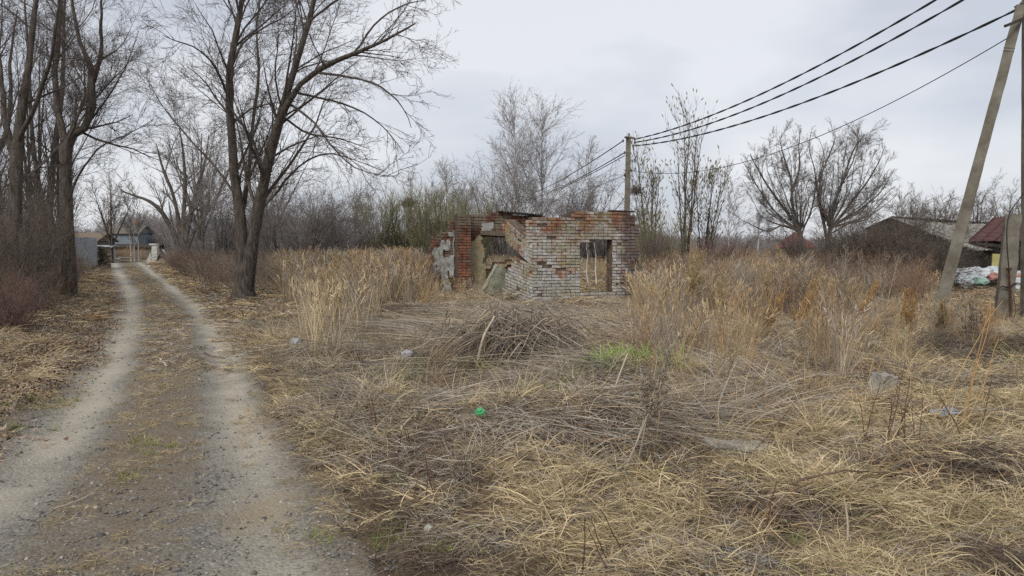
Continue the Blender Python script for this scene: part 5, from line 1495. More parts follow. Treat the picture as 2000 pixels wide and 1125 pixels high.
# -- gravel on the road
M_STONE = plant_mat("road_stone", .9, .8)
stones = []
for k in range(6):
    bm = bmesh.new(); bmesh.ops.create_icosphere(bm, subdivisions=1, radius=1.0)
    V = np.array([v.co[:] for v in bm.verts]); F = np.array([[v.index for v in f.verts] for f in bm.faces]); bm.free()
    V = V * (1 + rng.normal(size=(len(V), 1)) * .18) * rng.uniform([.8, .6, .3], [1.2, 1.0, .55])
    c = np.array([[.16, .155, .145], [.22, .21, .19], [.12, .115, .11], [.27, .25, .22], [.19, .17, .14], [.15, .15, .155]])[k]
    stones.append(mesh_np("stone", V, [F], cols=np.tile(c, (len(V), 1)), mats=[M_STONE]))
ls = []
for y0, y1, dn_, s0, s1 in ((1.2, 4.2, 900, .005, .013), (1.2, 4.5, 60, .012, .026), (4.2, 8.5, 300, .007, .017), (8.5, 16, 60, .010, .024)):
    x, y = cand(dn_, y0, y1); o = off_road(x, y)
    trk_ = np.maximum(np.exp(-((x - RL(y)) / .26) ** 2), np.exp(-((x - RR(y)) / .24) ** 2))
    keep = (o < .10) & (rng.random(len(x)) > .72 * trk_) & (rng.random(len(x)) < .35 + .5 * (vnoise(x, y, .5, 61) > -.1))
    x, y = x[keep], y[keep]; l = lay_out(x, y, (s0, s1), .5, k=6); l[0][:, 2] += .014; ls.append(l)
scatter("gravel", "loose grey gravel strewn over the dirt road", "gravel", *merge(ls), stones)

# -- short matted grass everywhere off the road
NEAR = [mat_tuft(.0042, STRAW), mat_tuft(.004, STRAW), mat_tuft(.004, GREYS), mat_tuft(.0042, STRAW[[0, 1, 4]]), mat_tuft(.004, DARK), mat_tuft(.004, np.vstack([STRAW, GREEN[3:]]))]
FAR = [mat_tuft(.010, STRAW, 40), mat_tuft(.010, GREYS, 40), mat_tuft(.010, STRAW[[2, 3, 5]], 40), mat_tuft(.010, RUST, 40)]
ls = []
for y0, y1, dn_, sc in ((1.1, 4, 95, (.5, 1.0)), (4, 8, 62, (.65, 1.3)), (8, 14, 40, (.8, 1.5))):
    x, y = cand(dn_, y0, y1); o = off_road(x, y) + .10 * vnoise(x, y, .3, 63)
    keep = (o > .02) & (rng.random(len(x)) < np.clip(o / .35, .25, 1)) & ((x > XR(y)) | (rng.random(len(x)) < .32))
    x, y = x[keep], y[keep]; l = lay_out(x, y, sc, .22)
    p = vnoise(x, y, .9, 65) + .5 * vnoise(x, y, .3, 66)
    i = np.where(p > .25, rng.choice([0, 3, 5], len(x)), np.where(p > -.35, rng.choice([0, 1, 2, 3], len(x)), rng.choice([2, 4, 1], len(x))))
    qx, qy = project(x, y, h(x, y))
    hol = inpoly(qx, qy, [(640, 700), (860, 690), (1340, 690), (1380, 930), (980, 950), (700, 920)]) | inpoly(qx, qy, [(1400, 720), (2050, 640), (2050, 720), (1500, 800)])
    i = np.where(hol & (rng.random(len(x)) < .5 + .5 * vnoise(x, y, .5, 90)), rng.choice([4, 4, 2], len(x)), i)
    ls.append((l[0], l[1], l[2], i))
scatter("matted_grass", "short matted dry grass covering the near field", "grass", *merge(ls), NEAR)
ls = []
for y0, y1, dn_, sc in ((14, 26, 16, (1.0, 1.9)), (26, 48, 5, (1.5, 2.6)), (48, 66, 1.6, (2.5, 4.0))):
    x, y = cand(dn_, y0, y1); o = off_road(x, y)
    keep = (o > .05) & ~in_ruin(x, y); x, y = x[keep], y[keep]; ls.append(lay_out(x, y, sc, .15, k=4))
# straw on the strip between the wheel tracks
x, y = cand(26, 9, 50); m_ = .5 * (RL(y) + RR(y)); keep = (np.abs(x - m_) < .42 + .12 * vnoise(x, y, 1.5, 67)) & (vnoise(x, y, 1.2, 68) > -.75)
l = lay_out(x[keep], y[keep], (.4, .8), .1, k=3); ls.append(l)
x, y = cand(18, 9, 50); o = off_road(x, y); keep = (o > -.35) & (o < .1) & (vnoise(x, y, .8, 64) > -.1)
l = lay_out(x[keep], y[keep], (.4, .9), .1, k=3); ls.append(l)
scatter("field_grass", "short dry grass of the farther field and the track's middle strip", "grass", *merge(ls), FAR)
x, y = cand(110, 2.2, 9.5); m_ = .5 * (RL(y) + RR(y)); keep = (np.abs(x - m_) < .40) & (vnoise(x, y, .6, 69) > .22 - .11 * y)
l1 = lay_out(x[keep], y[keep], (.18, .45), .2, k=3)
x, y = cand(70, 2, 10); o = off_road(x, y); keep = (o > -.40) & (o < .1) & (vnoise(x, y, .4, 70) > -.15 - .8 * o)
l2 = lay_out(x[keep], y[keep], (.2, .5), .2, k=3)
scatter("track_grass", "thin dry grass creeping over the middle and edges of the track", "grass", *merge([l1, l2]), [NEAR[0], NEAR[5], NEAR[1]])

# -- knee-high clumps along the edge of the field and the hollow
CL = [clump_tuft(.0045, STRAW), clump_tuft(.0045, GREYS), clump_tuft(.0045, STRAW[[0, 4, 1]]), clump_tuft(.0045, RUST)]
ls = []
x, y = cand(12, 3.2, 20); px, py = project(x, y, h(x, y)); o = off_road(x, y)
edge_p = inpoly(px, py, [(520, 640), (680, 640), (760, 860), (640, 900), (560, 830), (510, 740)])
hollow = inpoly(px, py, [(640, 680), (1300, 660), (1340, 950), (700, 930)])
rightp = inpoly(px, py, [(1150, 600), (1750, 600), (1800, 760), (1500, 900), (1200, 900)])
ruinp = inpoly(px, py, [(820, 575), (1300, 560), (1320, 650), (800, 660)])
farR = inpoly(px, py, [(1750, 600), (2100, 620), (2100, 720), (1780, 760)])
pr = (.10 + .8 * edge_p + .45 * hollow + .8 * rightp + .4 * ruinp + .35 * farR) * np.clip(.8 + .9 * vnoise(x, y, .8, 86), .1, 1.3)
keep = (rng.random(len(x)) < pr) & (o > .25) & (x > XR(y)) & ~in_ruin(x, y)
l = lay_out(x[keep], y[keep], (.5, 1.05), .3); pk = px[keep]
i = np.where(pk > 1180, rng.choice([0, 1, 2, 3, 3], len(pk)), rng.choice([0, 1, 2, 1], len(pk))); ls.append((l[0], l[1], l[2], i))
x, y = cand(3, 3.0, 24); o = off_road(x, y); keep = (x < XL(y) - .3) & (rng.random(len(x)) < .2)
ls.append(lay_out(x[keep], y[keep], (.35, .7), .3, k=4))
scatter("grass_clumps", "knee-high arching clumps of dry grass beside the track and in the hollow", "grass", *merge(ls), CL)

# -- long straw pressed flat round the hollow
LY = [lying_tuft(.0048, GREYS), lying_tuft(.0048, np.vstack([STRAW[1:4], GREYS])), lying_tuft(.0045, GREYS[[1, 2, 4]]), lying_tuft(.005, np.vstack([STRAW[[0]], GREYS[[0, 1, 2]]]))]
x, y = cand(20, 5.6, 19); px, py = project(x, y, h(x, y)); o = off_road(x, y)
flatp = inpoly(px, py, [(600, 650), (860, 610), (1300, 600), (1560, 640), (1500, 800), (1330, 930), (760, 930), (620, 780)])
keep = (o > .3) & (x > XR(y)) & (rng.random(len(x)) < .05 + .62 * flatp) & ~in_ruin(x, y)
hq = gnd(1010, 712); keep &= ((x - hq[0]) / .75) ** 2 + ((y - hq[1] - .05) / .6) ** 2 > 1
x, y = x[keep], y[keep]
cx_, cy_, _ = gnd(980, 780)
az = np.arctan2(y - cy_, x - cx_) + math.pi / 2 + 1.2 * vnoise(x, y, 1.5, 71)
l = lay_out(x, y, (.7, 1.35), .10, az=az, k=4)
scatter("flattened_straw", "long grey straw pressed flat around the hollow before the ruin", "straw", *l, LY)

# -- tall dry grass
TL = [tall_tuft(.008, STRAW, 30), tall_tuft(.008, STRAW[[0, 1, 2, 4]], 30), tall_tuft(.008, GREYS, 26), tall_tuft(.008, RUST, 26), tall_tuft(.008, np.vstack([STRAW[2:4], RUST]), 30)]
ls = []
x, y = cand(7, 14.5, 48); px, py = project(x, y, h(x, y)); o = off_road(x, y)
fieldL = inpoly(px, py, [(560, 600), (530, 560), (545, 515), (600, 505), (880, 505), (870, 560), (850, 600), (700, 615)])
inside = inpoly(px, py, [(880, 560), (1000, 560), (1035, 545), (1240, 548), (1250, 515), (880, 515)])
fieldR = inpoly(px, py, [(1240, 620), (1245, 515), (1560, 510), (1860, 530), (1840, 585), (1700, 610), (1500, 640), (1350, 640)])
baseR = inpoly(px, py, [(850, 600), (860, 560), (960, 575), (940, 610)])
gap = np.clip(.62 + .9 * vnoise(x, y, 1.8, 81), .10, 1)
keep = (rng.random(len(x)) < (.95 * fieldL + .8 * inside + .95 * fieldR + .35 * baseR) * gap) & (o > .5) & ~in_ruin(x, y)
x, y, px, py = x[keep], y[keep], px[keep], py[keep]
l = lay_out(x, y, (.75, 1.12), .10)
tone = vnoise(x, y, 2.2, 73)
i = np.where(px > 1240, np.where(tone > -.1, rng.choice([3, 4, 2, 1, 0, 2], len(px)), rng.choice([2, 2, 4, 1], len(px))), np.where(tone > -.1, rng.choice([0, 1, 2, 4], len(px)), rng.choice([2, 2, 4, 3], len(px))))
hs_ = np.where(px < 840, .92, np.where(px < 1240, .62, np.where(px < 1600, .80, .60))) * (1 + .28 * vnoise(x, y, 1.7, 83)) * np.where((px > 830) & (px < 960), .75, 1)
l[1][:, :2] += np.stack([.16 * vnoise(x, y, 3, 84), .16 * vnoise(x, y, 3, 85) + .08], 1)
ls.append((l[0], l[1], l[2] * hs_[:, None], i))
# thinner stand near the left edge of the field
x, y = cand(4.5, 7.5, 15.5); px, py = project(x, y, h(x, y))
st1 = inpoly(px, py, [(560, 690), (600, 610), (760, 600), (740, 660), (660, 720)]); st2 = inpoly(px, py, [(1220, 820), (1240, 620), (1760, 600), (1960, 640), (1960, 690), (1700, 740), (1500, 850)])
keep = (rng.random(len(x)) < (.85 * st1 + .85 * st2) * np.clip(.8 + vnoise(x, y, 1.1, 87), .1, 1)); l = lay_out(x[keep], y[keep], (.55, .95), .16); pk = px[keep]
l[2][:] *= np.where(pk > 1650, .55, np.where(pk > 1200, .85, 1.0))[:, None]
ls.append((l[0], l[1], l[2] * np.array([.8, .8, 1]), np.where(pk > 1000, rng.choice([2, 3, 4, 1], len(pk)), rng.choice([0, 1, 2], len(pk)))))
scatter("tall_grass", "tall upright dry grass standing around the ruin and across the field", "grass", *merge(ls), TL)

# -- brushy weeds
BR0 = 0
BR = [brush_tuft(.006, np.array([[.20, .135, .10], [.25, .165, .12], [.17, .12, .092]])), brush_tuft(.006, RUST), brush_tuft(.006, DARK), brush_tuft(.006, GREYS[[1, 2, 4]]), brush_tuft(.006, np.array([[.20, .11, .07], [.28, .16, .09], [.15, .085, .06]]))]
ls = []
x, y = cand(5, 13, 52); px, py = project(x, y, h(x, y)); o = off_road(x, y)
redL = inpoly(px, py, [(310, 505), (470, 500), (470, 580), (440, 580), (350, 545)]); br2 = inpoly(px, py, [(490, 500), (660, 500), (640, 560), (500, 580)])
rr2 = inpoly(px, py, [(1260, 590), (1300, 520), (1800, 525), (1840, 600), (1500, 650)]); far2 = inpoly(px, py, [(640, 512), (1240, 512), (1240, 498), (640, 498)]); midL = inpoly(px, py, [(560, 600), (545, 515), (880, 505), (850, 600)])
lft = inpoly(px, py, [(-200, 640), (-200, 520), (140, 530), (170, 540), (130, 590), (60, 640)])
keep = (rng.random(len(x)) < .85 * redL + .7 * br2 + .65 * rr2 + .5 * far2 + .6 * lft + .22 * midL) & (o > .3) & ~in_ruin(x, y)
x, y, px = x[keep], y[keep], px[keep]
l = lay_out(x, y, (.65, 1.15), .12)
i = np.where(px < 480, rng.choice([0, 0, 3, 2], len(px)), np.where(px < 700, rng.choice([0, 2, 3], len(px)), np.where(px < 1240, rng.choice([2, 3], len(px)), rng.choice([1, 0, 3, 0, 4], len(px)))))
ls.append((l[0], l[1], l[2], i))
x, y = cand(4.5, 6.5, 15); px, py = project(x, y, h(x, y))
rr3 = inpoly(px, py, [(1230, 800), (1250, 610), (1850, 600), (1930, 660), (1700, 720), (1500, 840)]); rr5 = inpoly(px, py, [(640, 700), (1240, 680), (1240, 860), (700, 860)]); rr4 = inpoly(px, py, [(1760, 640), (1950, 640), (1960, 700), (1760, 700)])
keep = rng.random(len(x)) < (.75 * rr3 + .6 * rr4 + .5 * rr5) * np.clip(.7 + vnoise(x, y, .9, 88), .05, 1)
l = lay_out(x[keep], y[keep], (.5, .85), .2); l[2][:] *= np.where(px[keep] > 1680, .6, np.where(px[keep] < 1240, .6, .95))[:, None]; ls.append((l[0], l[1], l[2], rng.choice([1, 4, 3, 0, 2], keep.sum())))
x = foot(228, 66)[0] + rng.normal(size=60) * 1.6; y = 66 + rng.normal(size=60) * 2
l = lay_out(x, y, (.8, 1.2), .12); ls.append((l[0], l[1], l[2], rng.choice([1, 3, 1], 60)))
scatter("brushwood", "low brushy weeds at the foot of the trees and in the right field", "weeds", *merge(ls), BR)

# -- dead leaves, green shoots
LF = [leaf_patch(np.array([[.20, .12, .075], [.26, .17, .11], [.15, .095, .065], [.30, .22, .15]])), leaf_patch(np.array([[.22, .18, .14], [.14, .11, .085], [.28, .22, .17]]))]
x, y = cand(40, 4, 30); o = off_road(x, y); px, py = project(x, y, h(x, y))
left = (x < XL(y) + .1) & (rng.random(len(x)) < .75); under = inpoly(px, py, [(400, 560), (620, 540), (700, 640), (560, 700), (470, 640)]) & (o > .1)
keep = left | under; l = lay_out(x[keep], y[keep], (.8, 1.3), .1, k=2)
scatter("dead_leaves", "brown dead leaves on the left verge and under the big tree", "leaves", *l, LF)
GRB = np.array([[.19, .31, .055], [.24, .36, .08], [.15, .25, .05]])
GR = [pack("green_tuft", [blades(40, (.06, .20), (.7, 1.5), .10, .005, GREEN, bend=.8)[:3]], M_GRASS), pack("green_tuft", [blades(26, (.05, .14), (.5, 1.4), .12, .005, np.vstack([GREEN, STRAW[:2]]), bend=.8)[:3]], M_GRASS), pack("green_tuft", [blades(40, (.08, .22), (.8, 1.5), .09, .006, GRB, bend=.8)[:3]], M_GRASS)]
ls = []
for cx0, cy0, rx, ry, n in ((1232, 722, .22, .18, 15), (1150, 745, .35, .2, 12), (760, 745, .25, .2, 8), (905, 735, .3, .2, 10), (770, 935, .12, .12, 14), (270, 868, .08, .10, 11), (330, 880, .05, .05, 3), (262, 938, .09, .03, 6), (60, 790, .35, .2, 26), (40, 845, .25, .08, 10),
                            (800, 1050, .25, .12, 9), (850, 1070, .12, .08, 8), (1810, 680, .6, .5, 14), (1090, 780, .4, .25, 12), (660, 705, .15, .15, 8), (1990, 705, .4, .3, 8), (1130, 590, .5, .3, 26), (1290, 970, .2, .1, 4), (1650, 1040, .5, .15, 5), (640, 1050, .06, .04, 4)):
    g = gnd(cx0, cy0); x = g[0] + rng.normal(size=n) * rx; y = g[1] + rng.normal(size=n) * ry * 1.4
    l = lay_out(x, y, (.3, .6) if cx0 < 700 or cy0 > 900 else (1.0, 1.9), .2); l[0][:, 2] += .02
    ls.append((l[0], l[1], l[2], rng.integers(0, 2, n) if cx0 not in (1232, 1130) else np.full(n, 2)))
scatter("green_shoots", "fresh green grass shoots among the dry grass", "grass", *merge(ls), GR)

# ------------------------------------------------------------------ single weeds, stalks and sticks
PAL_TAN = np.array([[.48, .36, .19], [.40, .29, .15], [.34, .25, .15]]); PAL_OR = np.array([[.46, .28, .12], [.40, .24, .11], [.50, .34, .16]])
PAL_GRY = np.array([[.36, .31, .24], [.28, .235, .185], [.42, .36, .28]]); PAL_BRN = np.array([[.14, .075, .05], [.11, .065, .048], [.18, .10, .065]])

def col_tubes(sets, pal, S=3):
    out = []
    for P, R in sets:
        V, F = tubes(P, R, S); out.append((V, F, np.repeat(pal[rng.integers(0, len(pal), len(P))], P.shape[1] * S, 0)))
    return out

def weed(label, base, top, nst, pal, plume=True, spread=.10, group="single dry weeds", r=.006, name="dry_weed", D=None, dense=1.0):
    b = gnd(*base) if D is None else foot(base[0], D)
    t = at(top[0], top[1], b[1] - .1) - b
    H_ = np.linalg.norm(t); K = 9; stems = []
    for i in range(nst):
        e = t * rng.uniform(.72, 1.0) + rng.normal(size=3) * [spread * H_, spread * H_, .02]
        o_ = np.append(rng.normal(size=2) * .035 * min(nst, 4) / 2, -.05) if nst > 1 else np.array([0, 0, -.05])
        s = np.linspace(0, 1, K)[:, None]; wob = np.cumsum(rng.normal(size=(K, 3)) * .012 * H_, 0) * s
        stems.append(o_ * (1 - s) + e * (s + .12 * s * (s - 1)) * 1.0 + wob)
    P = np.stack(stems); R = np.tile(np.linspace(r, r * .45, K), (nst, 1))
    root = thing(name, label, "weed", b, 0, group)
    ps = col_tubes([(P, R)], pal, 4); link("stem", pack_t(ps), root)
    if plume:
        P1, R1 = grow(P, R, 15 * dense, .35, .99, .3, .7, .20, 4, .06, .12, .6, r * .32, shrink=.6)
        P2, R2 = grow(P1, R1, 8 * dense, .2, 1, .3, .9, .34, 3, .02, .2, .7, r * .30)
        P3, R3 = grow(P2, R2, 4, .2, 1, .3, 1.2, .42, 2, .0, .2, .9, r * .42, tip=1.0)
        tag(link("plume", pack_t(col_tubes([(P1, R1), (P2, R2), (P3, R3)], pal)), root), kind="stuff")
    else:
        P1, R1 = grow(P, R, 3, .3, .95, .3, .8, .22, 4, .05, .12, .6, r * .4)
        tag(link("side_shoots", pack_t(col_tubes([(P1, R1)], pal)), root), kind="stuff")
    return root

def pack_t(parts): return pack("weed_part", parts, M_PLANT)

weed("tall straw stalks leaning right at the left edge of the field", (648, 655), (668, 478), 16, PAL_TAN, True, .07, dense=.35, r=.008)
weed("bunch of broken straw stalks left of the leaning tall stalks", (618, 660), (605, 560), 7, PAL_GRY, False, .12)
weed("tallest golden plume weed right of the ruin", (1340, 640), (1362, 462), 6, PAL_TAN, True, .05, r=.008)
weed("golden plume weed in front of the red stems", (1392, 640), (1415, 505), 4, PAL_TAN, True, .06)
weed("tan feathery weed below the thin birch", (1462, 630), (1452, 508), 3, PAL_GRY, True, .07)
weed("tan feathery weed left under the round willows", (1492, 630), (1484, 498), 4, PAL_TAN, True, .05)
weed("tall tan weed beside the distant red roof", (1540, 620), (1525, 476), 3, PAL_TAN, True, .05)
weed("grey feathery weed before the leftmost dark bush", (1580, 625), (1572, 492), 4, PAL_GRY, True, .06)
weed("grey feathery weed before the middle dark bush", (1640, 625), (1634, 490), 4, PAL_GRY, True, .06)
weed("grey feathery weed before the grey shed bush", (1706, 620), (1698, 490), 3, PAL_GRY, True, .06)
weed("bright orange plume weed leaning right", (1660, 655), (1716, 535), 5, PAL_OR, True, .07)
weed("orange bushy weed left of the leaning plume", (1560, 660), (1585, 548), 7, PAL_OR, True, .12, dense=1.3)
weed("orange bushy weed in the middle of the right field", (1490, 665), (1520, 560), 6, PAL_OR, True, .12, dense=1.3)
weed("rust coloured bushy weed before the leaning pole", (1770, 660), (1782, 560), 7, PAL_OR, True, .13, dense=1.2)
weed("tan bushy weed hiding the foot of the leaning pole", (1838, 668), (1845, 578), 8, PAL_TAN, True, .16, dense=1.3)
weed("grey bushy weed between the leaning pole and the post stub", (1900, 668), (1905, 590), 8, PAL_GRY, True, .16, dense=1.3)
weed("grey fluffy weed leaning right over the hollow", (1228, 925), (1330, 655), 3, PAL_GRY, True, .04, r=.006, dense=1.6)
weed("tall pale weed right of the hollow", (1262, 870), (1300, 640), 5, PAL_TAN, True, .05, dense=.4)
weed("leaning orange weed stalks in the right middle field", (1850, 840), (1965, 560), 4, PAL_OR, False, .04)
weed("dark red brown upright stalks in the right foreground", (1740, 870), (1735, 735), 7, PAL_BRN, False, .14, r=.005)
weed("dark brown leaning stalks right of the concrete block", (1755, 872), (1808, 700), 4, PAL_BRN, False, .06, r=.005)
weed("single dark stalk broken over at the right border", (1915, 840), (1932, 735), 1, PAL_BRN, False, .02, r=.006)
weed("dark stalk leaning left in the right foreground", (1890, 865), (1818, 716), 1, PAL_BRN, False, .02, r=.006)
weed("upright dark stalks at the left of the hollow", (838, 985), (826, 878), 4, PAL_BRN, False, .06, r=.004)
weed("thin brown stalks on the near side of the hollow", (735, 850), (730, 765), 3, PAL_BRN, False, .05, r=.005)
weed("short dark stalks left of the green wrapper", (792, 880), (790, 828), 3, PAL_BRN, False, .05, r=.005)
weed("reddish stalk in the bottom right foreground", (1490, 1055), (1512, 935), 1, PAL_BRN, False, .02, r=.005)
weed("tall straw leaning left in the right middle field", (1600, 770), (1572, 585), 2, PAL_TAN, False, .04)
weed("tall straw leaning right in the right middle field", (1700, 760), (1752, 600), 3, PAL_TAN, False, .06)
weed("pale straw stalks in the centre right field", (1400, 760), (1440, 620), 5, PAL_TAN, True, .09, dense=.4)
weed("reddish brown forked stalks near the bottom border", (1180, 1110), (1165, 985), 4, PAL_BRN, False, .10, r=.0035)
weed("thin straw stalks in the bottom centre right", (1350, 1060), (1375, 900), 3, PAL_TAN, False, .05, r=.003)

def stick(name, label, pts, r, mat, cat="stick", group="sticks and stalks on the ground"):
    w = np.array([gnd(p[0], p[1]) + [0, 0, p[2] if len(p) > 2 else .02] for p in pts])
    q, rr = spline(w - w[0], np.linspace(r, r * .5, len(w)), 16)
    q = q + rng.normal(size=q.shape) * r * .4
    V, F = tubes(q[None], rr[None], 6)
    o_ = link(name, mesh_np(name, V, [F], mats=[mat], smooth=True), None, w[0]); return tag(o_, label, cat, group)
M_STRAW1 = noisy("pale_stalk", (.42, .36, .26), (.58, .50, .38), 6)
M_STICK = noisy("brown_stick", (.09, .06, .045), (.17, .115, .085), 8, .9, .4, 40)
def up_pt(px, py, base):
    b = gnd(*base); p = at(px, py, b[1]); return b, p
def stalk(label, base, top, r, mat, name="dead_stalk", bend=(0, 0)):
    b, p = up_pt(top[0], top[1], base); m_ = (b + p) / 2 + np.array([bend[0], 0, bend[1]])
    q, rr = spline(np.array([b * 0 - [0, 0, .03], m_ - b, p - b]), [r, r * .85, r * .6], 12)
    V, F = tubes(q[None], rr[None], 6); o_ = link(name, mesh_np(name, V, [F], mats=[mat], smooth=True), None, b); return tag(o_, label, "stalk", "sticks and stalks on the ground")
stalk("leftmost thick pale stalk bent over the straw heap", (928, 722), (966, 618), .018, M_STRAW1, bend=(-.02, .06))
stalk("second thick pale stalk leaning over the straw heap", (948, 716), (1000, 640), .015, M_STRAW1, bend=(.0, .05))
stalk("short upright pale stalk on top of the straw heap", (1050, 690), (1051, 606), .013, M_STRAW1)
stalk("short upright pale stalk right beside the other on the heap", (1062, 690), (1064, 612), .012, M_STRAW1)
stalk("pale stalk leaning left out of the straw heap", (978, 720), (1018, 668), .012, M_STRAW1)
stalk("long pale stalk leaning right above the green shoots", (1190, 785), (1226, 690), .010, M_STRAW1)
stalk("pale curved stalk rising in the bottom right foreground", (1655, 1070), (1648, 968), .006, M_STRAW1, bend=(.01, 0))
stick("fallen_stick", "long dark stick lying across the bottom right foreground", [(1555, 972, .10), (1650, 962, .12), (1760, 957, .10), (1830, 960, .06)], .007, M_STICK)
stick("fallen_stick", "dark stick slanting up to the right beside the pale slab", [(1445, 915, .02), (1500, 880, .12), (1560, 830, .22), (1588, 812, .30)], .007, M_STICK)
stick("fallen_stick", "long thin pale stick lying on the left verge", [(-30, 705), (40, 722), (125, 748)], .012, M_STRAW1)
stick("fallen_stick", "pale straw lying on the left wheel track", [(105, 1000), (150, 985), (188, 966)], .004, M_STRAW1)
stick("fallen_stick", "bent pale twig on the right wheel track", [(397, 690), (410, 697), (440, 703)], .010, M_STICK)
stick("fallen_stick", "short yellow green twig on the strip between the tracks", [(312, 704), (322, 713), (326, 718)], .012, M_STRAW1)
stick("fallen_stick", "dark dead branch lying before the tall grass left of the ruin", [(700, 602, .05), (750, 600, .12), (800, 592, .2), (850, 560, .3)], .022, M_STICK)
stick("fallen_stick", "long pale reed lying over the hollow towards the road", [(690, 724, .12), (800, 722, .14), (920, 722, .12), (1010, 720, .10)], .008, M_STRAW1)
stick("fallen_stick", "pale reed lying across the middle of the hollow", [(740, 770, .10), (850, 780, .12), (930, 812, .10)], .007, M_STRAW1)
stick("fallen_stick", "dark branch leaning left of the two-stemmed tree", [(385, 553, .02), (430, 535, .35), (462, 520, .8)], .03, M_STICK)

# arching heap of dead stems over a dark cavity
hb = gnd(1010, 712)
heap = thing("straw_heap", "heap of matted dead stems arching over a dark cavity in the middle field", "straw heap", hb)
def heap_part(n, a0, a1, name, pal, h0=.31, w=.007):
    Pp = np.empty((n, 6, 3)); a = rng.uniform(a0, a1, n); ln = rng.uniform(.2, .85, n); o0 = rng.normal(size=(n, 2)) * [.30, .14]
    tz = (h0 + rng.normal(size=n) * .09) * (.62 + .45 * np.cos(o0[:, 0] * 5.5 + 1.1) ** 2)
    kink = rng.normal(size=(n, 3)) * .09
    for k in range(6):
        s = k / 5; rad = ln * s; az = a + rng.normal(size=n) * .12
        Pp[:, k, 0] = o0[:, 0] + np.cos(az) * rad * 1.1; Pp[:, k, 1] = o0[:, 1] + .25 + np.sin(az) * rad * .8
        zg = h(hb[0] + Pp[:, k, 0], hb[1] + Pp[:, k, 1]) - hb[2]
        Pp[:, k] += kink * math.sin(s * 5.0 + .6)
        Pp[:, k, 2] = np.maximum(tz * (1 + .5 * s - 1.6 * s * s) + .12 + kink[:, 2] * math.sin(s * 7), zg + .02 + .05 * rng.random(n))
    V, F = ribbons(Pp, np.tile(np.linspace(w, w * .5, 6), (n, 1)) * rng.uniform(.6, 1.4, (n, 1)))
    c = pal[rng.integers(0, len(pal), n)]
    tag(link(name, pack("heap_part", [(V, F, np.repeat(c, 12, 0))], M_PLANT), heap), kind="stuff")
heap_part(380, -3.6, -2.05, "left_stems", np.vstack([GREYS, DARK, STRAW[:2]])); heap_part(420, -1.05, .6, "right_stems", np.vstack([GREYS, DARK[[1, 3]]])); heap_part(520, -.4, 3.6, "top_stems", np.vstack([DARK, DARK, GREYS]), .30)
db = gnd(1120, 865)
def dead_mat(label, g, n, rx, ry, pal, ln=(.2, .55), hz=.18):
    P = np.empty((n, 5, 3)); c = rng.normal(size=(n, 2)) * [rx, ry]; a = rng.random(n) * 6.283; L_ = rng.uniform(*ln, n); zz_ = rng.random(n) * hz
    for k in range(5):
        s = k / 4 - .5; aa = a + s * rng.normal(size=n) * .8
        P[:, k, 0] = c[:, 0] + np.cos(aa) * L_ * s; P[:, k, 1] = c[:, 1] + np.sin(aa) * L_ * s
        P[:, k, 2] = h(g[0] + P[:, k, 0], g[1] + P[:, k, 1]) - g[2] + .02 + zz_ * np.exp(-(c[:, 0] / rx) ** 2 * .4) * (1 - 1.2 * s * s) + rng.random(n) * .02
    V, F = ribbons(P, np.full((n, 5), .005) * rng.uniform(.6, 1.4, (n, 1)))
    o_ = link("dead_stem_mat", pack("mat", [(V, F, np.repeat(pal[rng.integers(0, len(pal), n)], 10, 0))], M_PLANT), None, g)
    tag(o_, label, "dead stems", kind="stuff")
dead_mat("dark mat of dead stems along the near rim of the hollow", db, 1500, .50, .16, np.vstack([DARK, GREYS, RUST[[3]]]), (.12, .42), hz=.16)
dead_mat("dark mat of dead stems right of the hollow", gnd(1290, 830), 800, .32, .22, np.vstack([DARK, GREYS, STRAW[[3]]]), (.12, .42), hz=.16)
dead_mat("dark dead stems before the ruin on the left", gnd(800, 615), 700, 1.0, .4, DARK, (.4, 1.0), .2)
dead_mat("dark dead stems by the right border", gnd(1940, 690), 900, .9, .35, np.vstack([DARK, GREYS[[2]]]), (.3, .8), .2)
dead_mat("brown dead stems in the bottom right foreground", gnd(1820, 935), 900, .45, .12, np.vstack([DARK, RUST[[3]]]), (.12, .35), .06)
dead_mat("brown dead stems in the near right foreground", gnd(1530, 1020), 420, .22, .10, DARK, (.08, .25), .05)

# ------------------------------------------------------------------ litter and stones
M_BLOCK = noisy("block_concrete", (.22, .205, .175), (.38, .36, .31), 6, .95, .6, 30)
b = gnd(1724, 768); o_ = chunk("concrete_block", (b[0], b[1], b[2] + .10), (.22, .16, .17), M_BLOCK, 3, .010, (.15, .12, .5)); tag(o_, "grey concrete block lying in the right middle field", "block")
b = gnd(1440, 890); o_ = chunk("concrete_slab", (b[0], b[1], b[2] + .05), (.42, .16, .07), M_BLOCK, 4, .012, (.05, .06, .1)); tag(o_, "flat pale concrete slab half sunk in dry grass", "slab")
M_GLASSY = noisy("tinted_sheet", (.20, .22, .25), (.30, .33, .37), 4, .3, spec=.5)
b = gnd(1845, 822); mb = MB(); mb.box((0, 0, 0), (.22, .13, .012)); o_ = mb.build("flat_sheet", M_GLASSY, bevel=.003, loc=b + [0, 0, .075]); o_.rotation_euler = (.12, -.06, .3); tag(o_, "small flat bluish sheet lying in the right field", "sheet")
M_BAG = noisy("thin_bag", (.42, .43, .45), (.60, .61, .63), 6, .4, .9, 16, spec=.4)
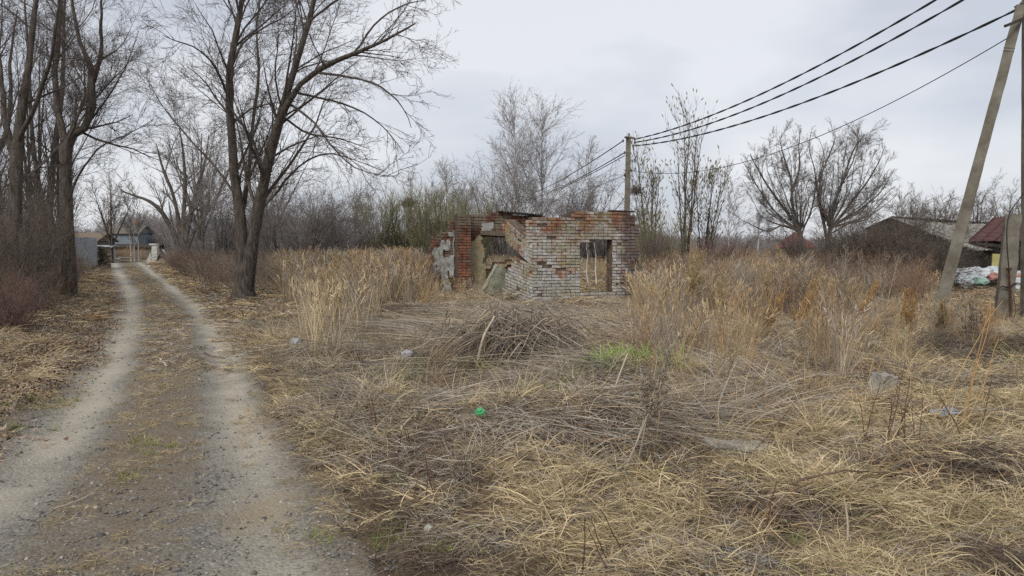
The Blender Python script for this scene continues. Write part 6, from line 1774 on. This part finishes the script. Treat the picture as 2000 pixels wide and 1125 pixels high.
b = gnd(578, 684); crumple("crumpled pale plastic bag at the left edge of the field", b + [0, 0, .08], .15, noisy("dirty_bag", (.22, .22, .23), (.42, .42, .43), 9, .5, .9, 16, spec=.3), 61, cat="bag", name="plastic_bag", flat=.9)
b = gnd(536, 536); o_ = crumple("grey wrapped bundle lying in the weeds right of the two-stemmed tree", b + [0, 0, .30], .62, noisy("grey_wrap", (.20, .19, .18), (.32, .31, .30), 5, .6, .7, 15), 62, cat="bundle", name="wrapped_bundle", flat=.5)
b = gnd(795, 714); crumple("small white plastic scrap in the flattened straw", b + [0, 0, .13], .10, M_BAG, 63, cat="litter", name="plastic_scrap", flat=.7)
M_GRNB = noisy("green_wrapper", (.05, .30, .10), (.09, .42, .16), 9, .4, .6, 20, spec=.4)
b = gnd(937, 834); crumple("bright green plastic wrapper in the hollow", b + [0, 0, .11], .08, M_GRNB, 64, cat="wrapper", name="green_wrapper", flat=.6)
b = gnd(836, 1044); crumple("small white paper scrap near the road edge in the foreground", b + [0, 0, .03], .035, M_LIME, 65, cat="litter", name="paper_scrap", flat=.8)
b = gnd(292, 524); crumple("white plastic bag lying right of the far track", b + [0, 0, .07], .20, M_BAG, 66, cat="bag", name="plastic_bag", flat=.8)
b = gnd(1478, 1095); o_ = lump("dark_cloth", (b[0], b[1], b[2] + .0), (.40, .10, .05), noisy("dark_cloth", (.04, .038, .04), (.12, .115, .115), 30, .95, .8, 60), 9, .22, (0, .05, -.55), 4); tag(o_, "dark rotted cloth strip in the bottom right foreground", "cloth")
for lab, px, py, s in [("pale stone on the gravel at the road's right edge", 637, 1058, .022), ("largest grey stone on the middle of the near road", 318, 1055, .02), ("pale stone left of the white paper scrap", 845, 1060, .02), ("dark stone on the right wheel track edge", 596, 928, .022), ("pale stone in the right foreground grass", 1272, 978, .022)]:
    b = gnd(px, py); o_ = lump("stone", (b[0], b[1], b[2] + s * .35), (s * 1.3, s, s * .75), M_BLOCK if "pale" in lab else M_CONC, int(px), .18, (0, 0, 1), 2); tag(o_, lab, "stone")
